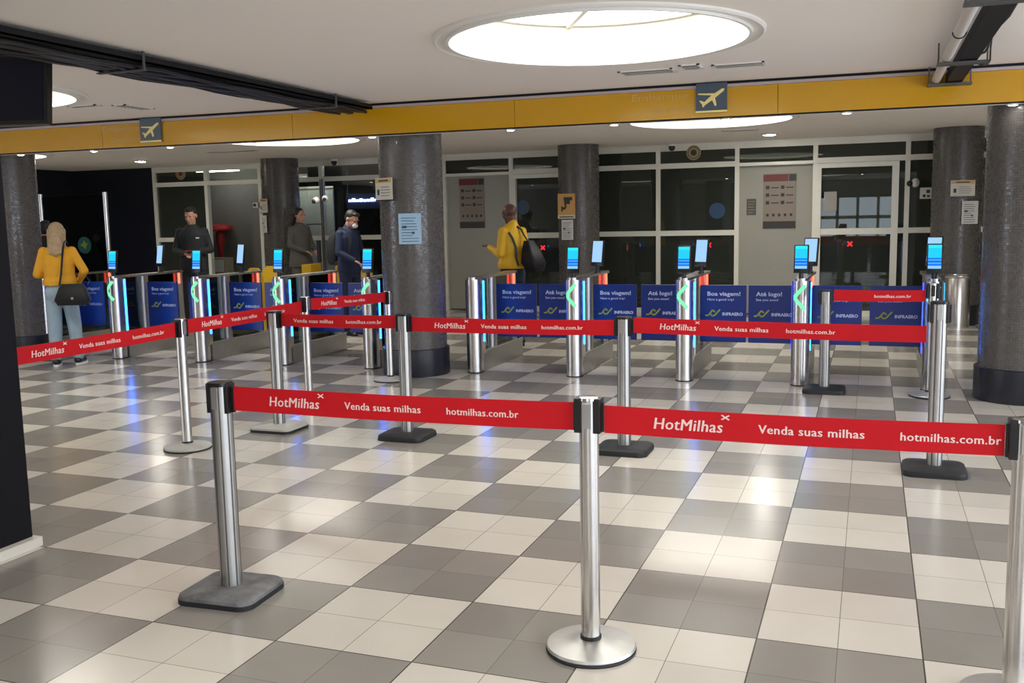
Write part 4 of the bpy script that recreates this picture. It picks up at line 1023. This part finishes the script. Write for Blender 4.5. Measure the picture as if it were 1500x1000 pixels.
# man in the yellow jacket, side view facing left and slightly away
M3_RZ = math.radians(-115)
t, J, k, hr = person((-4.52, 7.95, 0), M3_RZ, 1.84, 'bald man in a yellow jacket with a dark stripe, behind the gates', 'skin_dark', 'yellow_jacket', 'navy_cloth',
    dict(J=dict(elL=(.23, .02, 1.14), wrL=(.17, -.22, 1.22), elR=(-.24, .02, 1.15), wrR=(-.12, -.24, 1.16), head=(0, -.035, 1.62)), hem=.96, flare=1.05, hpitch=math.radians(14)), hair=None)
strap(t, [(.17, .115, 1.47), (.14, .145, 1.40), (.09, .158, 1.28), (.08, .155, 1.14), (.05, .16, 1.05)], .03, 'dark_stripe', 'dark_print')
bag = tag(empty('duffel_bag', (-4.52, 7.95, 0), M3_RZ), 'black bag hanging behind the man in the yellow jacket', 'bag')
m = MB(); m.loft([[(-.05+a*.8, .36+c*.8, .98) for a, c in rounded(.25, .20, .06)], [(-.05+a, .33+c, 1.08) for a, c in rounded(.28, .27, .08)], [(-.05+a*.9, .29+c*.7, 1.24) for a, c in rounded(.26, .24, .07)], [(-.05+a*.5, .25+c*.35, 1.36) for a, c in rounded(.24, .24, .05)]]); m.build('bag_body', M['leather'], bag, 50)
strap(bag, [(-.05, .25, 1.34), (-.04, .185, 1.42), (-.02, .15, 1.50), (.0, .07, 1.56)], .035)

# guard in black, facing the viewer, head turned down to his right, phone in his hands
M1_RZ = math.radians(30)
t, J, k, hr = person((-9.98, 8.6, 0), M1_RZ, 1.92, 'man in a black uniform looking down at his hands behind the left gates', 'skin_light', 'black_cloth', 'black_cloth',
    dict(J=dict(elL=(.235, .0, 1.14), wrL=(.09, -.22, 1.12), elR=(-.235, .0, 1.14), wrR=(-.07, -.25, 1.10), head=(0, -.03, 1.615)), hem=.86, hpitch=math.radians(16), hyaw=math.radians(-16)), hair=('short', 'dark_hair'))
m = MB(); m.box((.07, -.143, 1.43), (.12, -.134, 1.45)); m.build('badge', M['mask'], t)
ph = tag(empty('mobile_phone', (-9.98, 8.6, 0), M1_RZ), 'small red phone held by the man in the black uniform', 'phone')
MB().box((-.06, -.42, 1.245), (.10, -.34, 1.260), .004).build('phone_case', M['red_plastic'], ph)

# man with a mask, facing right, looking down, backpack
M2_RZ = math.radians(78)
t, J, k, hr = person((-7.32, 8.7, 0), M2_RZ, 1.83, 'man in a dark jacket and white mask bowing his head, left of the middle pillar', 'skin_light', 'navy_cloth', 'navy_cloth',
    dict(J=dict(elL=(.23, -.02, 1.15), wrL=(.14, -.22, 1.04), elR=(-.23, -.02, 1.15), wrR=(-.14, -.22, 1.04), neck=(0, -.01, 1.47), head=(0, -.075, 1.60)), hem=.88, hpitch=math.radians(30)), hair=('short', 'dark_hair'))
m = MB(); p = J['head']+hr@V3(0, -.092, -.048)*k; m.ell(p, (.050, .034, .040), rot=hr.to_4x4()); m.build('face_mask', M['mask'], t, 60)
bp_ = tag(empty('backpack', (-7.32, 8.7, 0), M2_RZ), 'dark backpack worn by the man in the white mask', 'backpack')
m = MB(); m.loft([[(a, .22+c, 1.02) for a, c in rounded(.28, .14, .05)], [(a, .23+c, 1.12) for a, c in rounded(.32, .19, .06)], [(a, .22+c, 1.40) for a, c in rounded(.29, .15, .06)], [(a, .205+c, 1.50) for a, c in rounded(.18, .09, .03)]]); m.build('pack', M['black_cloth'], bp_, 50)
for s_ in (-1, 1): strap(bp_, [(s_*.10, .16, 1.46), (s_*.115, .06, 1.545), (s_*.12, -.06, 1.52), (s_*.125, -.14, 1.40), (s_*.14, -.13, 1.22), (s_*.17, .0, 1.08), (s_*.15, .15, 1.05)], .045, 'strap', 'black_cloth')

# person in dark clothes almost hidden behind the woman
t, J, k, hr = person((-10.85, 6.62, 0), PI+.5, 1.74, 'dark-haired person in dark clothes, mostly hidden behind the blond woman', 'skin_light', 'black_cloth', 'black_cloth',
    dict(J=dict(elL=(.26, -.03, 1.18), wrL=(.20, -.15, 1.42)), hem=.88), hair=('short', 'dark_hair'))
# grey figure by the trolley
t, J, k, hr = person((-9.60, 11.0, 0), math.radians(75), 1.90, 'long-haired person in grey beside the yellow cleaning trolley', 'skin_light', 'grey_cloth', 'grey_cloth',
    dict(J=dict(elL=(.22, -.02, 1.15), wrL=(.14, -.20, 1.06), elR=(-.23, -.02, 1.15), wrR=(-.10, -.22, 1.06)), hem=.80, flare=1.1, hpitch=math.radians(10)), hair=('long', 'dark_hair'))
